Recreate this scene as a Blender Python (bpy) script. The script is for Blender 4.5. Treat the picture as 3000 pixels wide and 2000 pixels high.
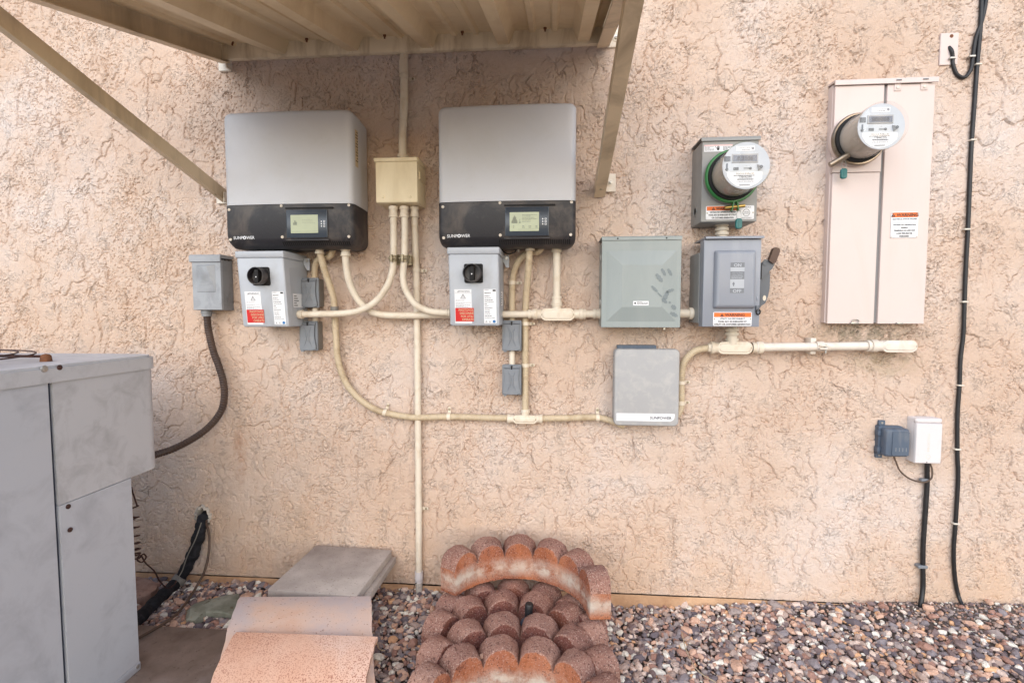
import bpy, bmesh, math, random
import numpy as np
from mathutils import Vector, Matrix

random.seed(7)
rng = np.random.default_rng(11)
for o in list(bpy.data.objects):
    bpy.data.objects.remove(o)
scene = bpy.context.scene
COL = scene.collection

# ------------------------------------------------------------------ camera
CAM_F, CAM_YAW, CAM_PITCH = 1477.0, math.radians(4.65), math.radians(3.4)
CAM_P = Vector((0.0, -2.0, 1.10))
cd = bpy.data.cameras.new('camera')
cam = bpy.data.objects.new('camera', cd)
COL.objects.link(cam)
cam.location = CAM_P
cam.rotation_euler = (math.radians(90) - CAM_PITCH, 0, CAM_YAW)
cd.sensor_width = 36.0
cd.lens = 36.0 * CAM_F / 3000.0
cd.clip_start = 0.05
cd.clip_end = 500
scene.camera = cam

# ------------------------------------------------------------------ sky, sun, exposure
SUN_EL, SUN_AZ = math.radians(27), math.radians(-24)   # azimuth measured from -Y (towards the camera side), negative = left
world = bpy.data.worlds.new('World')
scene.world = world
world.use_nodes = True
wn = world.node_tree
sky = wn.nodes.new('ShaderNodeTexSky')
sky.sky_type = 'NISHITA'
sky.sun_disc = False
sky.sun_elevation = SUN_EL
sky.sun_rotation = math.pi + SUN_AZ
sky.air_density = 1.0
sky.dust_density = 1.0
sky.ozone_density = 1.0
bg = wn.nodes['Background']
wn.links.new(sky.outputs[0], bg.inputs[0])
bg.inputs[1].default_value = 0.15
sd = bpy.data.lights.new('sun', 'SUN')
sd.energy = 1.5
sd.angle = math.radians(58)
sd.color = (1.0, 0.98, 0.955)
sun = bpy.data.objects.new('sun', sd)
COL.objects.link(sun)
sdir = Vector((math.sin(SUN_AZ) * math.cos(SUN_EL), -math.cos(SUN_AZ) * math.cos(SUN_EL), math.sin(SUN_EL)))
sun.rotation_euler = sdir.to_track_quat('Z', 'Y').to_euler()
sun.location = (0, -4, 6)
vs = scene.view_settings
vs.view_transform = 'Standard'
vs.look = 'None'
vs.gamma = 1
vs.use_curve_mapping = False
vs.exposure = 0.76

# ------------------------------------------------------------------ helpers
def S(r, g, b):
    f = lambda c: ((c / 255 + 0.055) / 1.055) ** 2.4 if c > 10 else c / 255 / 12.92
    return (f(r), f(g), f(b))

_cf = Vector((-math.sin(CAM_YAW) * math.cos(CAM_PITCH), math.cos(CAM_YAW) * math.cos(CAM_PITCH), -math.sin(CAM_PITCH)))
_cr = Vector((math.cos(CAM_YAW), math.sin(CAM_YAW), 0))
_cu = _cr.cross(_cf)

def at(px, py, d=0.0):
    """survey point: photo pixel measured on the plane standing d metres out from the wall"""
    r = _cf * CAM_F + _cr * (px - 1500) + _cu * (1000 - py)
    return CAM_P + r * ((-d - CAM_P.y) / r.y)

def atz(px, py, z=0.0):
    """survey point on the level plane at height z"""
    r = _cf * CAM_F + _cr * (px - 1500) + _cu * (1000 - py)
    return CAM_P + r * ((z - CAM_P.z) / r.z)

def rect(px0, py0, px1, py1, d):
    a, b = at(px0, py0, d), at(px1, py1, d)
    e, f = at(px0, py1, d), at(px1, py0, d)
    return ((a.x + e.x) / 2, (b.x + f.x) / 2, (b.z + e.z) / 2, (a.z + f.z) / 2)   # x0 x1 z0 z1

class MB:
    """collects geometry in world space and links it as one mesh object"""
    def __init__(s):
        s.v = []; s.f = []
    def add(s, vs_, fs_):
        o = len(s.v)
        s.v += [tuple(v) for v in vs_]
        s.f += [tuple(i + o for i in f) for f in fs_]
        return s
    def bm(s, b):
        b.verts.index_update()
        s.add([v.co[:] for v in b.verts], [[v.index for v in f.verts] for f in b.faces]); b.free(); return s
    def box(s, x0, x1, y0, y1, z0, z1, bev=0, seg=2):
        if bev <= 0:
            s.add([(x0,y0,z0),(x1,y0,z0),(x1,y1,z0),(x0,y1,z0),(x0,y0,z1),(x1,y0,z1),(x1,y1,z1),(x0,y1,z1)],
                  [(0,3,2,1),(4,5,6,7),(0,1,5,4),(1,2,6,5),(2,3,7,6),(3,0,4,7)]); return s
        b = bmesh.new()
        bmesh.ops.create_cube(b, size=1)
        for v in b.verts:
            v.co = ((x0+x1)/2 + v.co.x*(x1-x0), (y0+y1)/2 + v.co.y*(y1-y0), (z0+z1)/2 + v.co.z*(z1-z0))
        bmesh.ops.bevel(b, geom=list(b.edges), offset=bev, segments=seg, profile=0.5, affect='EDGES')
        return s.bm(b)
    def slab(s, x0, x1, z0, z1, layers, r=0.0, nx=1, nc=4, bow=0.0, back=True):
        """rounded rectangle facing -y; layers = (depth out of wall, inset), back to front"""
        cx, hw, cz, hh = (x0+x1)/2, (x1-x0)/2, (z0+z1)/2, (z1-z0)/2
        rings = []
        for d, ins in layers:
            w, h = hw-ins, hh-ins
            rr = max(min(r-ins*0.5, w*0.98, h*0.98), 0.0002) if r > 0 else 0
            top = []
            if rr > 0:
                for i in range(nc+1):
                    a = math.pi - i*(math.pi/2)/nc
                    top.append((-w+rr+rr*math.cos(a), h-rr+rr*math.sin(a)))
                for i in range(1, nx):
                    top.append((-w+rr+(2*w-2*rr)*i/nx, h))
                for i in range(nc+1):
                    a = math.pi/2 - i*(math.pi/2)/nc
                    top.append((w-rr+rr*math.cos(a), h-rr+rr*math.sin(a)))
            else:
                top = [(-w+2*w*i/nx, h) for i in range(nx+1)]
            ring = top + [(p[0], -p[1]) for p in reversed(top)]
            rings.append([(cx+p[0], -(d - (bow*(p[0]/hw)**2 if d == layers[-1][0] or ins > 0 else 0)), cz+p[1]) for p in ring])
        n = len(rings[0]); vs_ = [v for rg in rings for v in rg]; fs_ = []
        for k in range(len(rings)-1):
            for i in range(n):
                j = (i+1) % n
                fs_.append((k*n+i, k*n+j, (k+1)*n+j, (k+1)*n+i))
        o = (len(rings)-1)*n; m = n//2
        for i in range(m-1):
            fs_.append((o+i, o+i+1, o+n-2-i, o+n-1-i))
        if back:
            for i in range(m-1):
                fs_.append((i+1, i, n-1-i, n-2-i))
        s.add(vs_, fs_); return s
    def tube(s, pts, r, seg=12, cap=True, corr=0.0, pitch=0.007):
        pts = [Vector(p) for p in pts]
        if corr > 0:
            L = [0]
            for a, b in zip(pts, pts[1:]): L.append(L[-1] + (b-a).length)
            n = max(int(L[-1] / (pitch/3)), 4); res = []; k = 0
            for i in range(n+1):
                t = L[-1]*i/n
                while k < len(L)-2 and L[k+1] < t: k += 1
                u = (t-L[k])/max(L[k+1]-L[k], 1e-9)
                res.append(pts[k].lerp(pts[k+1], min(max(u,0),1)))
            pts = res
            rad = [r*(1+corr*(1 if i % 3 == 0 else (0.3 if i % 3 == 1 else -1))) for i in range(len(pts))]
        else:
            rad = r if isinstance(r, (list, tuple)) else [r]*len(pts)
        t0 = (pts[1]-pts[0]).normalized()
        u = t0.orthogonal().normalized()
        vs_ = []; fs_ = []
        for i, p in enumerate(pts):
            t = (pts[min(i+1, len(pts)-1)] - pts[max(i-1, 0)])
            t = t.normalized() if t.length > 1e-9 else t0
            u = (u - t*u.dot(t)).normalized(); w = t.cross(u)
            for k in range(seg):
                a = 2*math.pi*k/seg
                vs_.append(p + (u*math.cos(a) + w*math.sin(a))*rad[i])
        for i in range(len(pts)-1):
            for k in range(seg):
                j = (k+1) % seg
                fs_.append((i*seg+k, i*seg+j, (i+1)*seg+j, (i+1)*seg+k))
        if cap:
            fs_.append(tuple(reversed(range(seg)))); o = (len(pts)-1)*seg
            fs_.append(tuple(o+k for k in range(seg)))
        s.add(vs_, fs_); return s
    def lathe(s, p, ax, prof, seg=24, cap=True, ph=0.0):
        """prof: (distance along ax, radius)"""
        p = Vector(p); ax = Vector(ax).normalized()
        u = ax.orthogonal().normalized(); w = ax.cross(u); vs_ = []; fs_ = []
        for t, r in prof:
            for k in range(seg):
                a = 2*math.pi*k/seg + ph
                vs_.append(p + ax*t + (u*math.cos(a) + w*math.sin(a))*r)
        for i in range(len(prof)-1):
            for k in range(seg):
                j = (k+1) % seg
                fs_.append((i*seg+k, i*seg+j, (i+1)*seg+j, (i+1)*seg+k))
        if cap:
            fs_.append(tuple(reversed(range(seg)))); o = (len(prof)-1)*seg
            fs_.append(tuple(o+k for k in range(seg)))
        s.add(vs_, fs_); return s
    def prism(s, poly, fn, a, b):
        """polygon (2D) extruded between a and b; fn(u, v, t) -> xyz"""
        n = len(poly)
        s.add([fn(u, v, a) for u, v in poly] + [fn(u, v, b) for u, v in poly],
              [tuple(reversed(range(n))), tuple(n+i for i in range(n))] + [(i, (i+1) % n, n+(i+1) % n, n+i) for i in range(n)]); return s
    def plate(s, poly, d0, d1):
        """outline in x,z extruded from depth d0 to d1"""
        return s.prism(poly, lambda u, v, t: (u, -t, v), d0, d1)
    def text(s, txt, x, z, size, d, align='CENTER', sx=1.0, bold=0.0, rot=0.0):
        c = bpy.data.curves.new('t', 'FONT'); c.body = txt; c.size = size; c.align_x = align; c.resolution_u = 2
        c.offset = bold
        o = bpy.data.objects.new('t', c)
        me = bpy.data.meshes.new_from_object(o)
        cr, sr = math.cos(rot), math.sin(rot)
        s.add([(x + (v.co.x*sx*cr - v.co.y*sr), -d, z + (v.co.x*sx*sr + v.co.y*cr)) for v in me.vertices], [p.vertices[:] for p in me.polygons])
        bpy.data.meshes.remove(me); bpy.data.objects.remove(o); bpy.data.curves.remove(c); return s
    def warp(s, fn):
        s.v = [tuple(fn(*v)) for v in s.v]; return s
    def build(s, name, mat, parent=None, smooth=True, ang=38, fix=True, **tags):
        org = Vector((0, 0, 0))
        if parent is not None:
            r = parent
            while r.parent is not None: r = r.parent
            org = r.location
        me = bpy.data.meshes.new(name)
        me.from_pydata([(v[0]-org.x, v[1]-org.y, v[2]-org.z) for v in s.v], [], s.f)
        if fix:
            b = bmesh.new(); b.from_mesh(me); bmesh.ops.recalc_face_normals(b, faces=list(b.faces)); b.to_mesh(me); b.free()
        me.materials.append(mat)
        if smooth:
            me.shade_smooth(); me.set_sharp_from_angle(angle=math.radians(ang))
        o = bpy.data.objects.new(name, me); COL.objects.link(o)
        if parent is not None: o.parent = parent
        for k, v in tags.items(): o[k] = v
        return o

def thing(name, label, cat, loc=(0, 0, 0), group=None):
    o = bpy.data.objects.new(name, None); COL.objects.link(o); o.location = loc
    o.empty_display_size = 0.05
    o['label'] = label; o['category'] = cat
    if group: o['group'] = group
    return o

def tag(o, label, cat, group=None):
    o['label'] = label; o['category'] = cat
    if group: o['group'] = group
    return o

def dup(root, delta, label):
    """copy of a thing with its parts and sub-parts, moved by delta"""
    r = root.copy(); COL.objects.link(r); r.location = root.location + Vector(delta); r['label'] = label
    for ch in list(root.children):
        c = ch.copy(); COL.objects.link(c); c.parent = r
        for g in list(ch.children):
            k = g.copy(); COL.objects.link(k); k.parent = c
    return r

def smooth_path(pts, n=8):
    pts = [Vector(p) for p in pts]; out = []
    P = [pts[0]*2 - pts[1]] + pts + [pts[-1]*2 - pts[-2]]
    for i in range(1, len(P)-2):
        p0, p1, p2, p3 = P[i-1], P[i], P[i+1], P[i+2]
        for k in range(n):
            t = k/n
            out.append(0.5*((2*p1) + (p2-p0)*t + (2*p0-5*p1+4*p2-p3)*t*t + (3*p1-p0-3*p2+p3)*t**3))
    out.append(pts[-1]); return out

# ------------------------------------------------------------------ materials
class NT:
    def __init__(s, name):
        s.m = bpy.data.materials.new(name); s.m.use_nodes = True; s.t = s.m.node_tree
        s.p = s.t.nodes['Principled BSDF']; s.out = s.t.nodes['Material Output']
    def n(s, ty, ins=None, **kw):
        nd = s.t.nodes.new(ty)
        for k, v in kw.items(): setattr(nd, k, v)
        for k, v in (ins or {}).items():
            if isinstance(v, bpy.types.NodeSocket): s.t.links.new(v, nd.inputs[k])
            else: nd.inputs[k].default_value = v
        return nd
    def link(s, a, b): s.t.links.new(a, b)
    def noise(s, scale, detail=6, rough=0.6, vec=None, dist=0.0):
        ins = {'Scale': scale, 'Detail': detail, 'Roughness': rough, 'Distortion': dist}
        if vec is not None: ins['Vector'] = vec
        return s.n('ShaderNodeTexNoise', ins).outputs['Fac']
    def ramp(s, fac, stops, interp='LINEAR'):
        r = s.n('ShaderNodeValToRGB', {'Fac': fac}); e = r.color_ramp.elements; r.color_ramp.interpolation = interp
        while len(e) < len(stops): e.new(0.5)
        for k, (p, c) in enumerate(stops):
            e[k].position = p; e[k].color = (*c, 1) if len(c) == 3 else c
        return r.outputs['Color']
    def mix(s, fac, a, b, mode='MIX'):
        m = s.n('ShaderNodeMix', data_type='RGBA', blend_type=mode)
        for k, v in ((0, fac), (6, a), (7, b)):
            if isinstance(v, bpy.types.NodeSocket): s.link(v, m.inputs[k])
            else: m.inputs[k].default_value = (*v, 1) if isinstance(v, tuple) and len(v) == 3 else v
        return m.outputs[2]
    def math(s, op, a, b=0.0, clamp=False):
        m = s.n('ShaderNodeMath', operation=op, use_clamp=clamp)
        for k, v in ((0, a), (1, b)):
            if isinstance(v, bpy.types.NodeSocket): s.link(v, m.inputs[k])
            else: m.inputs[k].default_value = v
        return m.outputs[0]
    def coord(s, kind='Object', scale=None):
        c = s.n('ShaderNodeTexCoord').outputs[kind]
        if scale: c = s.n('ShaderNodeMapping', {'Vector': c, 'Scale': scale}).outputs[0]
        return c
    def bump(s, h, strength=0.5, dist=0.002):
        b = s.n('ShaderNodeBump', {'Height': h, 'Strength': strength, 'Distance': dist}); s.link(b.outputs[0], s.p.inputs['Normal'])

def paint(name, rgb, rough=0.45, metal=0.0, var=0.12, scale=7.0, dirt=None, dirt_amt=0.35, dirt_scale=9.0, streak=False, grain=0.15, spec=0.5, peel=900):
    k = NT(name); k.p.inputs['Metallic'].default_value = metal; k.p.inputs['Specular IOR Level'].default_value = spec
    co = k.coord()
    a = k.noise(scale, 5, 0.6, co)
    c = k.mix(a, tuple(x*(1-var) for x in rgb), tuple(min(x*(1+var), 1) for x in rgb))
    if dirt:
        cs = k.coord('Object', (1, 1, 0.22)) if streak else co
        dn = k.noise(dirt_scale, 7, 0.65, cs, 0.6)
        f = k.ramp(dn, [(0.48, (0, 0, 0)), (0.68, (1, 1, 1))])
        f = k.math('MULTIPLY', f, dirt_amt)
        c = k.mix(f, c, tuple(dirt))
    sp = k.noise(260, 2, 0.5, co)
    spk = k.ramp(sp, [(0.68, (0, 0, 0)), (0.74, (1, 1, 1))])
    c = k.mix(k.math('MULTIPLY', spk, 0.25), c, tuple(x*0.55 for x in rgb))
    k.link(c, k.p.inputs['Base Color'])
    r = k.math('ADD', k.math('MULTIPLY', k.noise(14, 5, 0.6, co), 0.3), rough-0.15, True)
    k.link(r, k.p.inputs['Roughness'])
    if grain > 0: k.bump(k.noise(peel, 2, 0.5, co), grain, 0.0006)
    return k.m

def flat(name, rgb, rough=0.6, emit=0.0, metal=0.0):
    k = NT(name)
    a = k.noise(30, 4, 0.6, k.coord())
    c = k.mix(a, tuple(x*0.88 for x in rgb), tuple(min(x*1.08, 1) for x in rgb))
    k.link(c, k.p.inputs['Base Color']); k.p.inputs['Roughness'].default_value = rough; k.p.inputs['Metallic'].default_value = metal
    return k.m

M = {}
# stucco: colour varies only by pigment, water marks and old splashes
k = NT('stucco'); co = k.coord()
n1 = k.noise(1.6, 5, 0.55, co); n2 = k.noise(11, 6, 0.65, co); n3 = k.noise(420, 3, 0.7, co)
c = k.ramp(n1, [(0.32, S(199, 174, 155)), (0.5, S(207, 187, 172)), (0.66, S(214, 201, 193))])
c = k.mix(k.ramp(n2, [(0.4, (0, 0, 0)), (0.7, (0.45, 0.45, 0.45))]), c, S(184, 156, 136))
c = k.mix(k.math('MULTIPLY', k.ramp(n3, [(0.36, (1, 1, 1)), (0.5, (0, 0, 0))]), 0.25), c, S(165, 128, 104))
sepb = k.n('ShaderNodeSeparateXYZ', {'Vector': co})
spl = k.math('SUBTRACT', 1.0, k.math('DIVIDE', sepb.outputs[2], 0.42), True)
c = k.mix(k.math('MULTIPLY', k.math('MULTIPLY', spl, k.ramp(k.noise(5, 6, 0.7, co), [(0.3, (0, 0, 0)), (0.62, (1, 1, 1))])), 0.4), c, S(206, 170, 136))
# mildew stain above the end of the lower conduit, rusty run below the left disconnect
sep = k.n('ShaderNodeSeparateXYZ', {'Vector': co})
def spot(cx, cz, wx, wz, nz):
    dx = k.math('DIVIDE', k.math('SUBTRACT', sep.outputs[0], cx), wx); dz = k.math('DIVIDE', k.math('SUBTRACT', sep.outputs[2], cz), wz)
    q = k.math('ADD', k.math('MULTIPLY', dx, dx), k.math('MULTIPLY', dz, dz))
    q = k.math('SUBTRACT', 1.0, q, True)
    return k.math('MULTIPLY', q, k.ramp(nz, [(0.38, (0, 0, 0)), (0.6, (1, 1, 1))]))
nm = k.noise(26, 6, 0.7, co)
c = k.mix(k.math('MULTIPLY', spot(1.17, 1.012, 0.26, 0.06, nm), 0.75), c, S(104, 100, 82))
c = k.mix(k.math('MULTIPLY', spot(1.24, 0.91, 0.16, 0.07, nm), 0.45), c, S(140, 132, 100))
c = k.mix(k.math('MULTIPLY', spot(-1.315, 0.50, 0.035, 0.17, nm), 0.5), c, S(150, 100, 62))
k.link(c, k.p.inputs['Base Color']); k.p.inputs['Roughness'].default_value = 0.95; k.p.inputs['Specular IOR Level'].default_value = 0.15
pit = k.ramp(k.noise(120, 2, 0.6, co, 0.5), [(0.37, (0, 0, 0)), (0.43, (1, 1, 1))])
rim = k.ramp(k.math('ABSOLUTE', k.math('SUBTRACT', k.noise(38, 3, 0.6, co, 0.8), 0.5)), [(0.008, (0, 0, 0)), (0.022, (1, 1, 1))])      # hairline torn edges
gate = k.ramp(n2, [(0.40, (0, 0, 0)), (0.50, (1, 1, 1))])          # smooth trowelled flats
rim = k.math('MAXIMUM', rim, gate); pit = k.math('MAXIMUM', pit, k.math('MULTIPLY', gate, 0.85))
hb = k.math('ADD', k.math('MULTIPLY', k.noise(330, 2, 0.75, co), 0.35), k.math('ADD', k.math('MULTIPLY', pit, 0.5), k.math('MULTIPLY', rim, 0.5)))
k.bump(hb, 0.9, 0.005)
M['stucco'] = k.m
k = NT('footing'); co = k.coord()
c = k.ramp(k.noise(9, 6, 0.65, co), [(0.3, S(160, 120, 88)), (0.7, S(205, 168, 134))])
k.link(c, k.p.inputs['Base Color']); k.p.inputs['Roughness'].default_value = 0.95; k.bump(k.noise(160, 5, 0.7, co), 0.6, 0.004); M['footing'] = k.m
M['tan'] = paint('tan_awning_paint', S(216, 196, 166), 0.5, 0, 0.1, 5, S(118, 98, 74), 0.55, 5, True, 0.1)
M['tan_rib'] = paint('tan_sheet_paint', S(228, 208, 174), 0.5, 0, 0.12, 4, S(186, 156, 114), 0.5, 3.5, False, 0.1)
M['ledger'] = paint('bare_cream_metal', S(226, 210, 184), 0.4, 0.0, 0.1, 8, S(150, 122, 88), 0.6, 14, True, 0.1)
M['cream'] = paint('cream_bracket_paint', S(214, 205, 192), 0.5, 0, 0.08, 20, S(160, 135, 105), 0.4, 30, False, 0.1)
M['silver'] = paint('silver_cover_paint', S(192, 192, 196), 0.42, 0.0, 0.05, 3, S(172, 168, 160), 0.2, 6, False, 0.2)
M['silver_side'] = paint('silver_side_plastic', S(178, 178, 180), 0.5, 0.0, 0.05, 3, None, 0, 1, False, 0.1)
M['black'] = paint('black_textured_plastic', S(38, 36, 40), 0.5, 0, 0.25, 8, S(104, 94, 86), 0.55, 9, False, 0.9, 0.5, 240)
M['bezel'] = flat('display_bezel', S(52, 60, 70), 0.3)
M['lcd'] = flat('lcd_glass', S(160, 165, 128), 0.15)
M['lcd_ink'] = flat('lcd_ink', S(112, 116, 95), 0.4)
M['dark'] = flat('dark_void', S(22, 20, 20), 0.8)
M['ltgrey'] = paint('light_grey_enamel', S(172, 176, 183), 0.42, 0, 0.05, 5, S(142, 138, 132), 0.3, 8, False, 0.3)
M['oldgrey'] = paint('weathered_grey_enamel', S(150, 153, 158), 0.5, 0, 0.1, 10, S(120, 122, 124), 0.7, 14, False, 0.2)
M['oldgrey_d'] = paint('weathered_grey_side', S(128, 130, 133), 0.5, 0, 0.1, 10, S(104, 104, 104), 0.6, 14, False, 0.2)
M['pullgrey'] = paint('green_grey_enamel', S(139, 147, 146), 0.42, 0, 0.07, 5, S(158, 162, 160), 0.35, 7, True, 0.15)
M['smudge'] = flat('hand_smear', S(116, 125, 128), 0.5)
M['switchgrey'] = paint('blue_grey_enamel', S(134, 138, 147), 0.4, 0, 0.07, 5, S(160, 162, 166), 0.35, 8, True, 0.15)
M['sockgrey'] = paint('socket_grey_enamel', S(135, 135, 133), 0.42, 0, 0.05, 6, S(116, 112, 106), 0.3, 9, False, 0.15)
M['monitor'] = paint('dusty_grey_plastic', S(162, 161, 161), 0.7, 0, 0.07, 6, S(186, 182, 176), 0.5, 26, False, 0.2)
M['boxgrey'] = paint('grey_outlet_plastic', S(118, 122, 128), 0.5, 0, 0.06, 20, S(138, 138, 138), 0.4, 30, False, 0.2)
M['boxgrey_s'] = paint('grey_outlet_cast', S(122, 118, 112), 0.6, 0, 0.08, 20, S(100, 94, 86), 0.4, 30, False, 0.3)
M['pvc'] = paint('beige_painted_conduit', S(216, 204, 186), 0.5, 0, 0.05, 10, S(178, 154, 120), 0.4, 22, False, 0.15)
M['pvc_pale'] = paint('pale_painted_conduit', S(216, 206, 194), 0.5, 0, 0.06, 10, S(176, 158, 136), 0.45, 18, False, 0.15)
M['flex'] = paint('beige_flexible_conduit', S(192, 174, 146), 0.55, 0, 0.1, 10, S(136, 108, 72), 0.5, 18, False, 0.2)
M['jbox'] = paint('beige_box_paint', S(226, 210, 176), 0.45, 0, 0.05, 6, S(176, 150, 104), 0.35, 8, True, 0.15)
M['panel'] = paint('offwhite_panel_paint', S(204, 188, 182), 0.45, 0, 0.03, 4, S(192, 176, 164), 0.35, 6, True, 0.15)
M['gap'] = flat('grey_panel_gap', S(128, 126, 126), 0.6)
M['white'] = paint('white_plastic', S(210, 204, 204), 0.4, 0, 0.03, 6, S(198, 188, 182), 0.3, 12, False, 0.1)
M['telecom'] = paint('slate_plastic', S(76, 88, 104), 0.6, 0, 0.15, 18, S(120, 122, 126), 0.5, 24, True, 0.3)
M['rubber'] = paint('black_cable_jacket', S(26, 26, 29), 0.5, 0, 0.2, 20, S(70, 66, 62), 0.2, 30, False, 0.2)
M['brownwhip'] = paint('brown_flexible_whip', S(74, 58, 50), 0.45, 0.0, 0.2, 20, S(40, 32, 30), 0.5, 12, False, 0.2)
M['thinwire'] = paint('brown_wire_jacket', S(84, 66, 54), 0.6, 0, 0.2, 20)
M['steel'] = paint('galvanised_steel', S(172, 170, 166), 0.35, 0.75, 0.1, 30, S(120, 112, 100), 0.4, 40, False, 0.1)
M['bronze'] = paint('tarnished_steel_ring', S(150, 136, 120), 0.32, 0.8, 0.15, 20, S(96, 80, 64), 0.5, 26)
M['zinc'] = paint('dull_zinc_clamp', S(158, 146, 122), 0.5, 0.4, 0.15, 30, S(110, 96, 74), 0.5, 40)
M['brass'] = paint('brass_bolt', S(182, 154, 90), 0.3, 0.8, 0.1, 30)
M['green'] = paint('green_ring_paint', S(46, 116, 60), 0.4, 0, 0.1, 20, S(36, 92, 48), 0.4, 30)
M['teal'] = paint('teal_seal_plastic', S(20, 98, 98), 0.4, 0, 0.1, 40)
M['meterface'] = flat('meter_face', S(184, 188, 194), 0.5)
M['meterbody'] = paint('meter_housing_plastic', S(176, 169, 160), 0.25, 0, 0.08, 8, S(140, 126, 112), 0.3, 12)
M['meterlcd'] = flat('meter_lcd', S(92, 98, 112), 0.25)
M['wlabel'] = flat('white_label', S(226, 226, 228), 0.5)
M['ylabel'] = flat('cream_label', S(196, 174, 138), 0.5)
M['ink'] = flat('black_ink', S(40, 38, 40), 0.6)
M['greyink'] = flat('grey_ink', S(140, 140, 144), 0.6)
M['signgrey'] = flat('faded_grey_print', S(116, 119, 124), 0.6)
M['signlight'] = flat('faded_light_print', S(172, 175, 180), 0.6)
M['orange'] = flat('orange_print', S(222, 104, 30), 0.45)
M['red'] = flat('red_print', S(196, 28, 26), 0.4)
M['blue'] = flat('blue_print', S(40, 110, 170), 0.4)
M['pink'] = flat('pink_print', S(212, 176, 174), 0.5)
M['grip'] = paint('brown_rubber_grip', S(84, 62, 50), 0.6, 0, 0.2, 60)
M['handle'] = paint('dark_grey_handle', S(88, 92, 98), 0.45, 0, 0.1, 20)
M['ac'] = paint('chalky_grey_paint', S(184, 187, 194), 0.5, 0, 0.05, 4, S(152, 154, 161), 0.5, 9, False, 0.15)
M['ac2'] = paint('chalky_grey_panel', S(188, 189, 193), 0.5, 0, 0.05, 4, S(150, 150, 153), 0.55, 13, False, 0.15)
M['seam'] = flat('dark_seam', S(52, 52, 66), 0.7)
M['rust'] = paint('rusty_metal', S(118, 74, 46), 0.8, 0.1, 0.3, 60, S(62, 34, 24), 0.8, 60)
M['darkrust'] = paint('dark_rust_wire', S(62, 38, 34), 0.7, 0.1, 0.3, 60, S(100, 58, 34), 0.6, 60)
M['insul'] = paint('black_foam_insulation', S(24, 25, 30), 0.75, 0, 0.3, 20, S(70, 72, 78), 0.35, 30, False, 0.8, 0.3, 200)
M['plaster'] = paint('broken_plaster', S(196, 188, 178), 0.9, 0, 0.2, 60, S(90, 90, 96), 0.6, 60, False, 0.8, 0.2, 150)

def stone_like(name, stops, spk, bump=0.7, fine=190, dark=None, big=4):
    k = NT(name); co = k.coord()
    inf = k.n('ShaderNodeObjectInfo').outputs['Random']
    vec = k.n('ShaderNodeVectorMath', {0: co}, operation='ADD'); k.link(k.math('MULTIPLY', inf, 37.0), vec.inputs[1]); v = vec.outputs[0]
    c = k.ramp(k.noise(big, 6, 0.6, v), stops)
    for sc, thr, col, amt in spk:
        f = k.ramp(k.noise(sc, 2, 0.5, v), [(thr, (0, 0, 0)), (thr+0.05, (1, 1, 1))])
        c = k.mix(k.math('MULTIPLY', f, amt), c, col)
    k.link(c, k.p.inputs['Base Color']); k.p.inputs['Roughness'].default_value = 0.9; k.p.inputs['Specular IOR Level'].default_value = 0.25
    k.bump(k.noise(fine, 6, 0.75, v), bump, 0.005)
    return k, c, v
k, c, v = stone_like('terracotta_tile', [(0.3, S(204, 156, 130)), (0.55, S(212, 172, 150)), (0.75, S(214, 186, 172))], [], 0.5, 260)
spw = k.ramp(k.noise(5, 4, 0.6, v), [(0.36, (0.15, 0.15, 0.15)), (0.62, (1, 1, 1))])
sp = k.ramp(k.noise(270, 2, 0.5, v), [(0.53, (0, 0, 0)), (0.6, (1, 1, 1))])
c = k.mix(k.math('MULTIPLY', k.math('MULTIPLY', sp, spw), 0.8), c, S(140, 74, 58))
c = k.mix(k.math('MULTIPLY', k.ramp(k.noise(3.2, 5, 0.6, v), [(0.5, (0, 0, 0)), (0.66, (1, 1, 1))]), 0.65), c, S(188, 122, 106))
k.link(c, k.p.inputs['Base Color']); M['tile'] = k.m
M['tile2'] = stone_like('ash_terracotta_tile', [(0.3, S(206, 156, 126)), (0.48, S(210, 180, 162)), (0.66, S(190, 176, 174))],
                        [(150, 0.66, S(130, 76, 58), 0.6), (60, 0.7, S(90, 70, 60), 0.4)], 0.35, 220)[0].m
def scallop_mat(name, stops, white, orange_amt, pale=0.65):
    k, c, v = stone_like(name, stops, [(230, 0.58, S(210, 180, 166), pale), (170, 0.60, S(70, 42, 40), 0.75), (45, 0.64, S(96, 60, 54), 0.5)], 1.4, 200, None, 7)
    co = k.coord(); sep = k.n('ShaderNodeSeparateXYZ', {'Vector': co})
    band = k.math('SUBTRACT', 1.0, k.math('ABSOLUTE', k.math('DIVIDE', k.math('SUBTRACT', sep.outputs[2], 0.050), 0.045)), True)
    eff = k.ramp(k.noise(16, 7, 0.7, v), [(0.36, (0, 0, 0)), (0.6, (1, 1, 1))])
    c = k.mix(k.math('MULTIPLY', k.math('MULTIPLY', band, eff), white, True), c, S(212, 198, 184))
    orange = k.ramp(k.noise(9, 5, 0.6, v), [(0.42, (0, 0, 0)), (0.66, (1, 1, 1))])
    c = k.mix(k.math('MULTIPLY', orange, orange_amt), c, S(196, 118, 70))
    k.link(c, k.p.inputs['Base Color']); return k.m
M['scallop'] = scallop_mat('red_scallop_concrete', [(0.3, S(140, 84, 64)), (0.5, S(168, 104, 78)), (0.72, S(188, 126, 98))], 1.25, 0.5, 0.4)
M['scallop_top'] = scallop_mat('weathered_lit_scallop_top', [(0.3, S(142, 104, 94)), (0.5, S(166, 124, 110)), (0.72, S(184, 144, 128))], 0.0, 0.10, 0.8)  # weathered tops, with brighter light from above also put into the colour
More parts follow.
